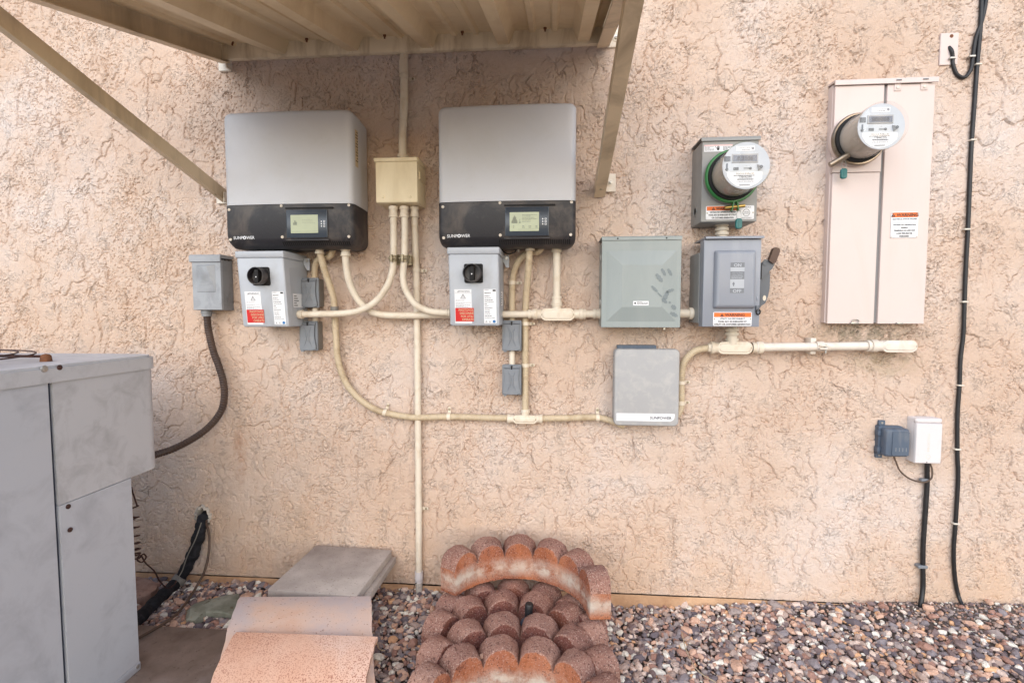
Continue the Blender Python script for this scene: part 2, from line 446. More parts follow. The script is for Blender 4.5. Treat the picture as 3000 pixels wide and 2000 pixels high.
M['scallop_shade'] = scallop_mat('shaded_scallop_concrete', [(0.3, S(104, 62, 56)), (0.5, S(126, 78, 70)), (0.72, S(146, 94, 80))], 0.25, 0.2, 0.4)  # darker copy of the red concrete; shade of the packed rows put into colour
M['paver'] = stone_like('grey_concrete_paver', [(0.3, S(156, 145, 138)), (0.55, S(180, 169, 161)), (0.75, S(198, 188, 180))],
                        [(140, 0.64, S(112, 98, 88), 0.5)], 0.3, 260, None, 7)[0].m
M['pad'] = stone_like('stained_concrete_pad', [(0.3, S(106, 90, 80)), (0.55, S(140, 124, 114)), (0.75, S(166, 152, 146))],
                      [(90, 0.66, S(92, 76, 66), 0.5)], 0.35, 200, None, 6)[0].m
M['rockg'] = stone_like('greenish_slate_rock', [(0.3, S(120, 122, 108)), (0.6, S(158, 160, 146)), (0.75, S(150, 130, 100))], [(40, 0.64, S(92, 74, 50), 0.6)], 0.8, 60, None, 14)[0].m
M['rockp'] = stone_like('pink_rock', [(0.3, S(146, 112, 98)), (0.7, S(192, 160, 142))], [(60, 0.66, S(100, 72, 60), 0.5)], 0.8, 60, None, 20)[0].m
k = NT('gravel_stones'); geo = k.n('ShaderNodeNewGeometry').outputs['Random Per Island']
c = k.ramp(geo, [(0.0, S(130, 111, 109)), (0.12, S(182, 159, 147)), (0.24, S(215, 175, 151)), (0.36, S(144, 135, 138)), (0.48, S(231, 208, 193)), (0.58, S(174, 133, 117)),
                 (0.68, S(240, 234, 220)), (0.78, S(159, 145, 141)), (0.88, S(231, 181, 138)), (0.92, S(105, 96, 102)), (1.0, S(219, 195, 180))], 'CONSTANT')
co = k.coord()
c = k.mix(k.ramp(k.noise(170, 4, 0.7, co), [(0.3, (0.28, 0.28, 0.28)), (0.62, (0, 0, 0))]), c, S(110, 94, 88))
k.link(c, k.p.inputs['Base Color']); k.p.inputs['Roughness'].default_value = 0.85; k.bump(k.noise(400, 4, 0.7, co), 0.4, 0.002); M['gravel'] = k.m
k = NT('dirt'); co = k.coord()
c = k.ramp(k.noise(30, 8, 0.75, co), [(0.3, S(164, 150, 136)), (0.5, S(194, 180, 164)), (0.7, S(212, 200, 186))])
c = k.mix(k.ramp(k.noise(300, 3, 0.7, co), [(0.4, (0, 0, 0)), (0.6, (0.5, 0.5, 0.5))]), c, S(140, 126, 120))
near = k.n('ShaderNodeSeparateXYZ', {'Vector': co})     # dark gaps between the stones put into the ground colour near the wall
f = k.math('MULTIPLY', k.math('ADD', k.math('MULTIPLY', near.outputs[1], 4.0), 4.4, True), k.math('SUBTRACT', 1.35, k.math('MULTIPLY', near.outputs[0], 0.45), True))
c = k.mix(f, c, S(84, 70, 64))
k.link(c, k.p.inputs['Base Color']); k.p.inputs['Roughness'].default_value = 1; k.bump(k.noise(160, 6, 0.8, co), 1.0, 0.01); M['dirt'] = k.m
# clear meter cover: thin polycarbonate, reflection by Fresnel
k = NT('clear_cover'); gl = k.n('ShaderNodeBsdfGlossy', {'Roughness': 0.03}); tr = k.n('ShaderNodeBsdfTransparent', {'Color': (0.99, 0.99, 0.985, 1)})
lw = k.n('ShaderNodeLayerWeight', {'Blend': 0.5}); fr = k.math('ADD', k.math('MULTIPLY', k.math('POWER', lw.outputs['Facing'], 4.0), 0.45), 0.03); mx = k.n('ShaderNodeMixShader', {0: fr, 1: tr.outputs[0], 2: gl.outputs[0]})
k.link(mx.outputs[0], k.out.inputs['Surface']); M['glass'] = k.m

# ================================================================== SETTING
def perlin(x, y, seed):
    g = np.random.default_rng(seed)
    perm = g.permutation(4096); ang = g.random(4096)*2*np.pi; gx, gy = np.cos(ang), np.sin(ang)
    xi = np.floor(x).astype(np.int64); yi = np.floor(y).astype(np.int64); xf = x-xi; yf = y-yi
    u = xf*xf*xf*(xf*(xf*6-15)+10); v = yf*yf*yf*(yf*(yf*6-15)+10)
    def grad(ix, iy, dx, dy):
        h = perm[(perm[ix & 4095] + iy) & 4095]; return gx[h]*dx + gy[h]*dy
    a = grad(xi, yi, xf, yf); b = grad(xi+1, yi, xf-1, yf); c_ = grad(xi, yi+1, xf, yf-1); d = grad(xi+1, yi+1, xf-1, yf-1)
    return (a+(b-a)*u) + ((c_+(d-c_)*u) - (a+(b-a)*u))*v

def fbm(x, y, f, octv, seed, gain=0.55):
    s = 0; amp = 1.0
    for o in range(octv):
        s = s + amp*perlin(x*f+o*17.3, y*f+o*9.1, seed+o); f *= 2.03; amp *= gain
    return s

def sst(a, b, t):
    t = np.clip((t-a)/(b-a), 0, 1); return t*t*(3-2*t)

def stucco_height(x, z, step):
    wx = x + 0.012*perlin(x*20, z*20, 901) + 0.006*perlin(x*62, z*62, 903) + 0.003*perlin(x*120, z*120, 905)
    wz = z + 0.012*perlin(x*20, z*20, 902) + 0.006*perlin(x*62, z*62, 904) + 0.003*perlin(x*120, z*120, 906)
    region = fbm(x, z, 1.5, 3, 300)                       # where the trowel flattened more
    def edge(f, thr, w, g, lo, hi, seed):
        """thin torn line along the rim of a trowelled flake, broken into stretches"""
        gz_, gx_ = np.gradient(f, step); d = np.abs(f-thr)/np.maximum(np.hypot(gx_, gz_), 1e-3)
        return np.exp(-(d/w)**2)*sst(lo, hi, perlin(x*g, z*g, seed))
    f1 = fbm(wx*1.15, wz*0.72, 5.5, 3, 310, 0.55) + 0.35*region
    f2 = fbm(wx*1.1, wz*0.80, 13, 3, 330, 0.55)
    f3 = fbm(wx, wz*0.9, 34, 2, 350, 0.5)
    busy = sst(-0.30, 0.25, fbm(x, z, 2.6, 3, 305) - 0.35*f1)              # crumbly zones between the flat ones
    h = 0.0022*sst(-0.02, 0.02, f1) + 0.0014*sst(0.08, 0.12, f2)
    h -= 0.0050*edge(f1, -0.02, 0.0028, 10, -0.22, 0.12, 391)
    h -= 0.0042*edge(f2, 0.07, 0.0025, 12, -0.18, 0.15, 392)
    h -= 0.0040*edge(f2, -0.22, 0.0025, 14, 0.02, 0.25, 393)*(0.3+0.7*busy)
    h -= 0.0042*edge(f3, 0.14, 0.0021, 24, 0.0, 0.22, 394)*(0.3+0.7*busy)
    h -= 0.0050*sst(0.26, 0.36, f3)*sst(0.0, 0.3, perlin(x*31, z*31, 396))*(0.3+0.7*busy)
    h -= 0.0040*sst(0.22, 0.36, perlin(x*105, z*105, 397))*(0.25+0.75*busy)
    h += 0.0005*perlin(x*70, z*70, 398)
    return h + 0.004*perlin(x*1.7, z*1.7, 395)

def grid_mesh(name, xs, zs, H, mat):
    nx, nz = len(xs), len(zs)
    X, Z = np.meshgrid(xs, zs)
    co_ = np.empty((nx*nz, 3), np.float32); co_[:, 0] = X.ravel(); co_[:, 1] = -H.ravel(); co_[:, 2] = Z.ravel()
    i = np.arange(nx-1)[None, :] + nx*np.arange(nz-1)[:, None]
    q = np.stack([i, i+1, i+1+nx, i+nx], -1).reshape(-1, 4).astype(np.int32)
    return raw_mesh(name, co_, q, mat)

def raw_mesh(name, co_, q, mat, smooth=True):
    me = bpy.data.meshes.new(name); n = len(q)
    me.vertices.add(len(co_)); me.vertices.foreach_set('co', np.ascontiguousarray(co_, np.float32).ravel())
    me.loops.add(n*4); me.loops.foreach_set('vertex_index', np.ascontiguousarray(q, np.int32).ravel())
    me.polygons.add(n); me.polygons.foreach_set('loop_start', np.arange(0, n*4, 4, dtype=np.int32))
    me.polygons.foreach_set('use_smooth', np.full(n, smooth))
    me.update(calc_edges=True); me.materials.append(mat)
    o = bpy.data.objects.new(name, me); COL.objects.link(o); return o

wall = thing('stucco_house_wall', 'tan pink trowelled stucco wall of the house behind all the equipment', 'wall')
WX0, WX1, WZ0, WZ1, STEP = -2.42, 1.98, -0.032, 2.48, 0.0036
xs = np.arange(WX0, WX1, STEP); zs = np.arange(WZ0, WZ1, STEP)
Xg, Zg = np.meshgrid(xs, zs)
H = stucco_height(Xg, Zg, STEP)
H *= sst(-0.002, 0.03, Zg-WZ0)*0.7+0.3
hx, hz = -1.492, 0.225                                     # hole knocked out for the pipe sleeve
rr = np.sqrt(((Xg-hx)/0.034)**2 + ((Zg-hz)/0.05)**2) + 0.25*perlin(Xg*60, Zg*60, 77)
H = np.where(rr < 1, -0.05, H)
o = grid_mesh('stucco_surface', xs, zs, H, M['stucco']); o.parent = wall
o.data.polygons.foreach_set('use_smooth', np.zeros(len(o.data.polygons), bool))
m = MB()
a0, a1 = float(xs[0]), float(xs[-1]); b1 = float(zs[-1])
m.add([(-7,0,-.03),(a0,0,-.03),(a0,0,b1),(-7,0,b1)], [(0,1,2,3)]); m.add([(a1,0,-.03),(7,0,-.03),(7,0,b1),(a1,0,b1)], [(0,1,2,3)])
m.add([(-7,0,b1),(7,0,b1),(7,0,3.0),(-7,0,3.0)], [(0,1,2,3)])
m.build('outer_stucco', M['stucco'], wall, False, fix=False)
MB().box(-7, 7, 0.07, 0.25, -0.4, 3.0).build('wall_core', M['stucco'], wall, False)
m = MB()
n = 90
top = [(-4+8*i/n, 0.003*math.sin(i*1.7)+0.004*math.sin(i*0.61)) for i in range(n+1)]
m.add([(x, 0.004-0.004+e*0.4-0.002, -0.036) for x, e in top]+[(x, -0.010+e, -0.07) for x, e in top]+[(x, -0.014+e, -0.4) for x, e in top],
      [(r*(n+1)+i, r*(n+1)+i+1, (r+1)*(n+1)+i+1, (r+1)*(n+1)+i) for r in range(2) for i in range(n)])
m.build('footing', M['footing'], wall)

GX = [-9, -3, -1.5, -0.52, 0.30, 0.52, 1.075, 1.34, 1.66, 3, 9]
GZ = [-0.062, -0.06, -0.058, -0.052, -0.08, -0.068, -0.030, -0.006, 0.004, 0.01, 0.01]
def gz(x, y):
    base = np.interp(x, GX, GZ)
    far = sst(0.2, 1.2, -np.asarray(y)); return base*(1-0.5*far) + (-0.045)*0.5*far - 0.012
# ground sheet
gxs = np.concatenate([np.linspace(-60, -3.2, 14), np.linspace(-3, 3, 121), np.linspace(3.2, 60, 14)])
gys = np.concatenate([np.linspace(-80, -2.7, 14), np.linspace(-2.5, 0.06, 60)])
Xq, Yq = np.meshgrid(gxs, gys)
Zq = gz(Xq, Yq) + 0.004*perlin(Xq*9, Yq*9, 51)
co_ = np.stack([Xq.ravel(), Yq.ravel(), Zq.ravel()], 1); nx = len(gxs)
i = np.arange(nx-1)[None, :] + nx*np.arange(len(gys)-1)[:, None]
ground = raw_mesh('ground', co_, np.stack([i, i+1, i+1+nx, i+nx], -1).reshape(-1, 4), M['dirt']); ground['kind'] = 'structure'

# gravel: one mass of loose stones
b = bmesh.new(); bmesh.ops.create_cube(b, size=1); bmesh.ops.subdivide_edges(b, edges=list(b.edges), cuts=1, use_grid_fill=True)
b.verts.index_update(); bv = np.array([v.co.normalized()[:] for v in b.verts]); bf = np.array([[v.index for v in f.verts] for f in b.faces]); b.free()
shapes = []
for kx in range(24):
    v = bv.copy()
    for q in range(7):                                     # chip flat facets into the pebble
        nrm = rng.normal(size=3); nrm /= np.linalg.norm(nrm); lim = rng.uniform(0.55, 0.85)
        dd = v@nrm; v = v - np.outer(np.clip(dd-lim, 0, None), nrm)
    shapes.append(v*(1+0.06*rng.normal(size=(len(v), 1))))
shapes = np.array(shapes)
def stones(x0, x1, y0, y1, pitch, size, lift, spread=0.35, keep=None):
    nx_, ny_ = int((x1-x0)/pitch), int((y1-y0)/pitch)
    px, py = np.meshgrid(np.linspace(x0, x1, nx_), np.linspace(y0, y1, ny_)); px = px.ravel(); py = py.ravel()
    px = px + rng.normal(0, pitch*0.4, px.shape); py = np.minimum(py + rng.normal(0, pitch*0.4, py.shape), -0.004)
    if keep is not None: kk = keep(px, py); px, py = px[kk], py[kk]
    n_ = len(px); sz = size*np.exp(rng.normal(0, spread, n_)).clip(0.45, 2.1)
    an = np.stack([rng.uniform(0.85, 1.5, n_), rng.uniform(0.7, 1.05, n_), rng.uniform(0.5, 0.85, n_)], 1)*sz[:, None]*0.5
    V = shapes[rng.integers(0, 24, n_)]*an[:, None, :]
    # random orientation: tip a little, turn fully
    t = rng.normal(0, 0.45, n_); s_ = rng.uniform(0, 2*np.pi, n_)
    ct, st, cs, ss = np.cos(t), np.sin(t), np.cos(s_), np.sin(s_)
    X_, Y_, Z_ = V[..., 0], V[..., 1], V[..., 2]
    Y2 = Y_*ct[:, None]-Z_*st[:, None]; Z2 = Y_*st[:, None]+Z_*ct[:, None]
    X3 = X_*cs[:, None]-Y2*ss[:, None]; Y3 = X_*ss[:, None]+Y2*cs[:, None]
    zc = gz(px, py) + lift + rng.uniform(-0.3, 0.5, n_)*sz*0.5
    return np.stack([X3+px[:, None], Y3+py[:, None], Z2+zc[:, None]], -1)
sandy = lambda x, y: perlin(x*2.3, y*4.1, 61)*0.35 + np.clip((x-0.85)/0.5, 0, 1)*np.clip(1-(-y)/0.30, 0, 1)*1.15
K1 = lambda x, y: (rng.random(len(x)) > sandy(x, y)*0.9)
parts = [stones(-1.95, 2.1, -0.80, -0.006, 0.0128, 0.0158, 0.006, 0.42, keep=K1),
         stones(-1.95, 2.1, -0.80, -0.006, 0.030, 0.0200, 0.010, 0.4, keep=K1),
         stones(0.5, 2.1, -0.5, -0.004, 0.0098, 0.0080, 0.002, 0.4, keep=lambda x, y: (rng.random(len(x)) < sandy(x, y))),
         stones(-1.7, 2.1, -0.75, -0.03, 0.105, 0.034, 0.008, 0.3, keep=lambda x, y: rng.random(len(x)) < 0.4)]
V = np.concatenate(parts); ns = len(V); nv = V.shape[1]
Q = (bf[None] + nv*np.arange(ns)[:, None, None]).reshape(-1, 4)
gr = raw_mesh('gravel', V.reshape(-1, 3), Q, M['gravel'], False)
gr['kind'] = 'stuff'; tag(gr, 'mixed grey pink and tan gravel covering the ground along the wall', 'gravel')

# ================================================================== AWNING
AX0, AX1, SL, AZ, AD0, AD1 = -1.318, 0.192, 0.273, 2.148, 0.052, 1.02   # left, right, slope, pan height at wall, from, to
aw = thing('metal_awning', 'tan sheet metal awning with deep ribs on diagonal braces above the inverters', 'awning', (-0.56, 0, 2.1))
zr = lambda d: AZ - SL*(d-AD0)
MB().box(AX0+.012, AX1-.012, -AD0, -0.030, 2.090, 2.175, 0.003).build('ledger', M['ledger'], aw)
ribs = [-1.358, -1.066, -0.774, -0.481, -0.190, 0.108, 0.40]
for a, b_ in zip(ribs, ribs[1:]):
    w = b_-a; pr = []
    # from the crest line of the left rib to the crest line of the right rib (ribs hang down)
    f = lambda u: a + w*u
    prof = [(a, -.048), (a+.021, -.048), (a+.040, -.002), (a+.040+.004, 0), (f(.36)-.016, 0), (f(.36)-.008, -.010), (f(.36)+.008, -.010), (f(.36)+.016, 0),
            (f(.64)-.016, 0), (f(.64)-.008, -.010), (f(.64)+.008, -.010), (f(.64)+.016, 0), (b_-.044, 0), (b_-.040, -.002), (b_-.021, -.048), (b_, -.048)]
    def hat(x):
        for (x0, z0), (x1, z1) in zip(prof, prof[1:]):
            if x0 <= x <= x1: return z0 + (z1-z0)*(x-x0)/max(x1-x0, 1e-9)
        return 0
    lo, hi = max(a, AX0+.014), min(b_, AX1-.014)
    pts = [(lo, hat(lo))] + [p for p in prof if lo < p[0] < hi] + [(hi, hat(hi))]
    n = len(pts); m = MB()
    vs_ = [(x, -d, zr(d)+z+t) for d in (AD0+.001, AD1) for t in (0, .0035) for x, z in pts]
    fs_ = [(i, i+1, 2*n+i+1, 2*n+i) for i in range(n-1)] + [(n+i+1, n+i, 3*n+i, 3*n+i+1) for i in range(n-1)]
    fs_ += [(i+1, i, n+i, n+i+1) for i in range(n-1)] + [(2*n+i, 2*n+i+1, 3*n+i+1, 3*n+i) for i in range(n-1)]
    m.add(vs_, fs_); m.build('roof_pan', M['tan_rib'], aw, True, 12)
for rx in ribs[1:-1]:                                      # folded end of each hanging rib against the ledger
    MB().add([(rx-.0205, -AD0-.0012, AZ-.0475), (rx+.0205, -AD0-.0012, AZ-.0475), (rx+.040, -AD0-.0012, AZ-.001), (rx-.040, -AD0-.0012, AZ-.001),
              (rx-.0205, -AD0-.004, AZ-.0485), (rx+.0205, -AD0-.004, AZ-.0485), (rx+.040, -AD0-.004, AZ-.002), (rx-.040, -AD0-.004, AZ-.002)],
             [(0,1,2,3),(4,7,6,5),(0,4,5,1),(1,5,6,2),(2,6,7,3),(3,7,4,0)]).build('rib_end', M['ledger'], aw, False)
def sloped_box(x0, x1, d0, d1, zt, zb, line=zr):
    return MB().add([(x, -d, line(d)+z) for d in (d0, d1) for z in (zb, zt) for x in (x0, x1)],
                    [(0,1,3,2),(4,6,7,5),(0,4,5,1),(2,3,7,6),(0,2,6,4),(1,5,7,3)])
for sx, x in ((-1, AX0), (1, AX1)):
    m = sloped_box(x-.012, x+.012, .03, AD1, .012, -.066)
    m2 = sloped_box(min(x, x-sx*.034), max(x, x-sx*.034), .032, AD1, -.0661, -.070); m.add(m2.v, m2.f)
    m.build('side_beam', M['tan'], aw, False)
m = MB().box(AX0-.012, AX1+.012, -AD1-.022, -AD1-.001, zr(AD1)-.07, zr(AD1)+.02, .002)
m.build('front_beam', M['tan'], aw, False)
for x, zb in ((-1.340, 1.580), (0.176, 1.572)):
    z0, z1 = zb-0.01, zr(.97)-.052
    ln = lambda d, z0=z0, z1=z1: z0 + (z1-z0)*(d-.012)/(.97-.012)
    w = .010 if x < 0 else .020
    m = sloped_box(x-w, x+w, .012, .97, .024, -.024, ln)
    br = m.build('brace', M['tan'], aw, False)
    for dd in (.09, .19):
        pass
    MB().lathe((x, -.07, ln(.07)-.0235), (0, 0, -1), [(0, .006), (.003, .006), (.004, .004)], 8).build('screw', M['zinc'], br)
for x, z, s in ((AX0-.004, 2.085, -1), (AX1+.034, 2.128, 1), (-1.350, 1.560, -1), (0.212, 1.592, 1)):
    big = s > 0
    w, h = (.025, .034) if big else (.026, .020)
    pl = MB().slab(x-w, x+w, z-h, z+h, [(0, 0), (.010, 0), (.0118, .0015)], .004).build('bracket', M['cream'], aw)
    MB().slab(x-s*w-.002, x-s*w+.002, z-h, z+h, [(.012, 0), (.040, 0)], 0).build('bracket_flange', M['cream'], pl)
    if big:
        MB().lathe((x+.004, -.012, z), (0, -1, 0), [(0, .014), (.002, .014), (.0025, .012)], 20).build('washer', M['cream'], pl)
        MB().lathe((x+.004, -.0145, z), (0, -1, 0), [(0, .0065), (.006, .0065), (.0065, .004), (.012, .004)], 6).build('bolt', M['steel'], pl)
for px, py in ((683,131),(900,113),(1128,101),(1355,88),(1597,77)):
    p = at(px, py, .075)
    MB().lathe((p.x, -.080, zr(.080)), (0, 0, -1), [(0, .006), (.006, .006), (.007, .0035), (.014, .0035)], 8).build('screw', M['rust'], aw)

# ================================================================== EQUIPMENT ON THE WALL
def corner(x, hw, r):
    e = abs(x) - (hw-r)
    return r - math.sqrt(max(r*r-e*e, 0)) if e > 0 else 0.0

def strip(mb, x0, x1, zt, zb, rt, rb, layers, bow=0.0, back=True):
    """bowed cover: layers (depth, inset sides, inset top, inset bottom); rt, rb = corner radii"""
    cx, hw = (x0+x1)/2, (x1-x0)/2
    u = [-1, -.995, -.98, -.955, -.92, -.88, -.8] + [-.6+.2*i for i in range(7)] + [.8, .88, .92, .955, .98, .995, 1]
    rings = []
    for d, si, ti, bi in layers:
        w = hw-si
        top = [(x*w, zt-ti-corner(x*w, w, rt)) for x in u] if rt else [(x*w, zt-ti) for x in u]
        bot = [(x*w, zb+bi+corner(x*w, w, rb)) for x in u] if rb else [(x*w, zb+bi) for x in u]
        rings.append([(cx+x, -(d-(bow*(x/hw)**2 if d > 0.09 else 0)), z) for x, z in top+bot[::-1]])
    n = len(rings[0]); fs_ = []; m_ = len(u)
    for k_ in range(len(rings)-1):
        for i in range(n):
            j = (i+1) % n; fs_.append((k_*n+i, k_*n+j, (k_+1)*n+j, (k_+1)*n+i))
    o_ = (len(rings)-1)*n
    for i in range(m_-1): fs_.append((o_+i, o_+i+1, o_+n-2-i, o_+n-1-i))
    if back:
        for i in range(m_-1): fs_.append((i+1, i, n-1-i, n-2-i))
    mb.add([v for r_ in rings for v in r_], fs_); return mb

def triangle_sign(mb, cx, cz, s, d, th=.12):
    """hollow warning triangle with a bar inside"""
    o_ = [(cx-s, cz-s*.8), (cx+s, cz-s*.8), (cx, cz+s*.95)]; q = 1-th*2.6; mz = cz-s*.22
    i_ = [(cx+(x-cx)*q, mz+(z-mz)*q) for x, z in o_]
    mb.add([(x, -d, z) for x, z in o_+i_], [(0,1,4,3),(1,2,5,4),(2,0,3,5)])
    mb.add([(cx-s*.08, -d, cz-s*.45), (cx+s*.08, -d, cz-s*.45), (cx+s*.08, -d, cz+s*.3), (cx-s*.08, -d, cz+s*.3)], [(0,1,2,3)])

def quad(mb, x0, x1, z0, z1, d):
    mb.add([(x0,-d,z0),(x1,-d,z0),(x1,-d,z1),(x0,-d,z1)], [(0,1,2,3)]); return mb

def print_lines(mb, x0, x1, ztop, rows, pitch, th, d, seed=0):
    r_ = random.Random(seed)
    for i in range(rows):
        z = ztop - i*pitch; x = x0; end = x0+(x1-x0)*r_.choice((1, .95, .9, .55, .8))
        while x < end-.001:
            L = min(r_.uniform(.003, .010), end-x); quad(mb, x, x+L, z-th, z, d); x += L+.0012

# ---------------- solar inverters
def inverter(dx, dz, label, graph):
    x0, x1, z0, zs_, z1 = -.4165+dx, .0785+dx, 1.334+dz, 1.492+dz, 1.833+dz
    cx, hw = (x0+x1)/2, (x1-x0)/2; BOW = .009
    bd = lambda x: -BOW*((x-cx)/hw)**2
    t = thing('solar_inverter', label, 'inverter', (cx, 0, z0), 'solar inverters on the wall')
    m = MB(); strip(m, x0, x1, z1, zs_+.001, .022, 0, [(.02, .004, .004, 0), (.095, .001, .001, 0), (.098, 0, 0, 0), (.166, 0, 0, 0), (.177, .003, .003, 0), (.183, .008, .008, 0), (.186, .017, .016, 0)], BOW)
    m.build('upper_cover', M['silver'], t, True, 50)
    m = MB(); strip(m, x0-.001, x1+.001, zs_-.001, z0, 0, .028, [(.02, .006, 0, .004), (.097, .0005, 0, 0), (.150, 0, 0, .000), (.168, 0, 0, .010), (.180, .004, 0, .024), (.187, .013, 0, .036)], BOW)
    lc = m.build('lower_cover', M['black'], t, True, 50)
    MB().slab(x0+.03, x1-.03, z0+.02, z1-.03, [(0, 0), (.0195, 0)], .01).build('back_plate', M['silver_side'], t)
    for ux, uz in ((.018, 1.4765), (.226, 1.486), (.4795, 1.486), (.020, 1.366), (.227, 1.372), (.4775, 1.372)):
        x, z = x0+ux, uz+dz
        MB().lathe((x, -(.1865+bd(x)), z), (0, -1, 0), [(0, .0055), (.0022, .0055), (.003, .0045), (.0012, .0018)], 12).build('screw', M['cream'], lc)
    bx0, bx1, bz0, bz1 = x0+.2445, x0+.4005, 1.369+dz, 1.470+dz
    D = .1868+bd((bx0+bx1)/2)
    MB().slab(bx0-.003, bx1+.022, bz1+.004, bz1+.009, [(D-.004, 0), (D+.003, 0), (D+.0035, .0008)], 0).build('display_shadow', M['dark'], lc)  # dark strip standing in for the shadow in the notch above the display
    MB().slab(bx0-.006, bx1+.006, bz0-.012, bz0-.005, [(D-.006, 0), (D+.0018, .002)], .003, 1).build('display_sill', M['black'], lc)
    bz = MB().slab(bx0, bx1, bz0, bz1, [(D-.004, 0), (D+.002, 0), (D+.0026, .001)], .003).build('display_bezel', M['bezel'], t)
    lx0, lx1, lz0, lz1 = bx0+.016, bx0+.121, bz0+.016, bz0+.083
    MB().slab(lx0, lx1, lz0, lz1, [(D+.002, 0), (D+.0031, .0004)], 0).build('display_screen', M['lcd'], bz)
    m = MB(); q = D+.0034
    if graph:
        hs = [.3, .45, .7, .8, .95, 1, .85, .8, .5, .35]
        for i, h in enumerate(hs): quad(m, lx0+.007+i*.0021, lx0+.0089+i*.0021, lz0+.028, lz0+.028+.027*h, q)
        for i, h in enumerate([.25, .9, .3]): quad(m, lx0+.034+i*.0018, lx0+.0356+i*.0018, lz0+.028, lz0+.028+.016*h, q)
        print_lines(m, lx0+.045, lx1-.006, lz1-.009, 6, .0048, .0016, q, 3)
        for i, x in enumerate((.012, .045, .068, .092)): print_lines(m, lx0+x, lx0+x+.009, lz0+.019, 2, .005, .0025, q, i)
        quad(m, lx0+.03, lx1-.02, lz0+.006, lz0+.0068, q)
    else:
        print_lines(m, lx0+.045, lx1-.01, lz1-.018, 3, .006, .0008, q, 5); quad(m, lx0+.004, lx1-.004, lz0+.006, lz0+.0067, q)
        for i, h in enumerate([.5, .9, .6]): quad(m, lx0+.010+i*.005, lx0+.0142+i*.005, lz0+.030, lz0+.030+.018*h, q)
    m.build('screen_graph', M['lcd_ink'], bz, False, fix=False)
    m = MB()
    for i in range(3):
        z = bz0+.056-i*.0088
        quad(m, bx0+.132, bx0+.1358, z, z+.0042, D+.003); quad(m, bx0+.141, bx0+.1475, z-.0008, z+.0005, D+.003); quad(m, bx0+.141, bx0+.1475, z+.0042, z+.0052, D+.003)
        quad(m, bx0+.141, bx0+.1424, z, z+.0045, D+.003); quad(m, bx0+.146, bx0+.1475, z, z+.0045, D+.003)
    m.build('indicator_icons', M['wlabel'], bz, False, fix=False)
    m = MB().text('SUNP', x0+.0325, z0+.0325, .0158, .1880+bd(x0+.06), 'LEFT', 1.0, .00012)
    m.text('O', x0+.0775, z0+.0325, .0158, .1880+bd(x0+.06), 'CENTER', 1.0, .0009)
    m.text('WER', x0+.0845, z0+.0325, .0158, .1880+bd(x0+.06), 'LEFT', .98, .00012)
    m.warp(lambda x, y, z: (x, -(.1882+bd(x)), z)); m.build('logo_lettering', M['wlabel'], lc, False, fix=False)
    m = MB(); n = 34
    for i in range(n):
        x = x0+.222+i*(.258/n); dd = bd(x)
        a, b_ = (.1665+dd, z0+.009), (.1795+dd, z0+.0235)
        m.add([(x, -a[0]-.0012, a[1]-.0012), (x+.0040, -a[0]-.0012, a[1]-.0012), (x+.0040, -b_[0]-.0012, b_[1]-.0012), (x, -b_[0]-.0012, b_[1]-.0012)], [(0,1,2,3)])
    m.build('vent_slots', M['dark'], lc, False, fix=False)
    MB().slab(x0+.045, x0+.20, z0-.0, z0+.05, [(.02, 0), (.12, 0)], .004).build('bottom_plate', M['silver_side'], t)
    m = MB()                                               # rating sticker on the right flank
    m.add([(x1+.0006, -.150, z0+.30), (x1+.0006, -.122, z0+.30), (x1+.0006, -.122, z0+.435), (x1+.0006, -.150, z0+.435)], [(0,1,2,3)])
    st = m.build('side_sticker', M['ylabel'], t, False, fix=False)
    m = MB()
    for i in range(11):
        z = z0+.425-i*.0105; y1 = -.124-(.022 if i % 3 else .012)
        m.add([(x1+.0012, -.148, z), (x1+.0012, y1+.0, z), (x1+.0012, y1+.0, z+.0035), (x1+.0012, -.148, z+.0035)] if False else
              [(x1+.0012, y1, z), (x1+.0012, -.124, z), (x1+.0012, -.124, z+.0035), (x1+.0012, y1, z+.0035)], [(0,1,2,3)])
    m.build('fine_print', M['ink'], st, False, fix=False)
    return t
inverter(0, 0, 'silver solar inverter with graph on its screen, right of the beige junction box', True)
invL = inverter(-.8115, 0.003, 'silver solar inverter with blank screen, left of the beige junction box', False)

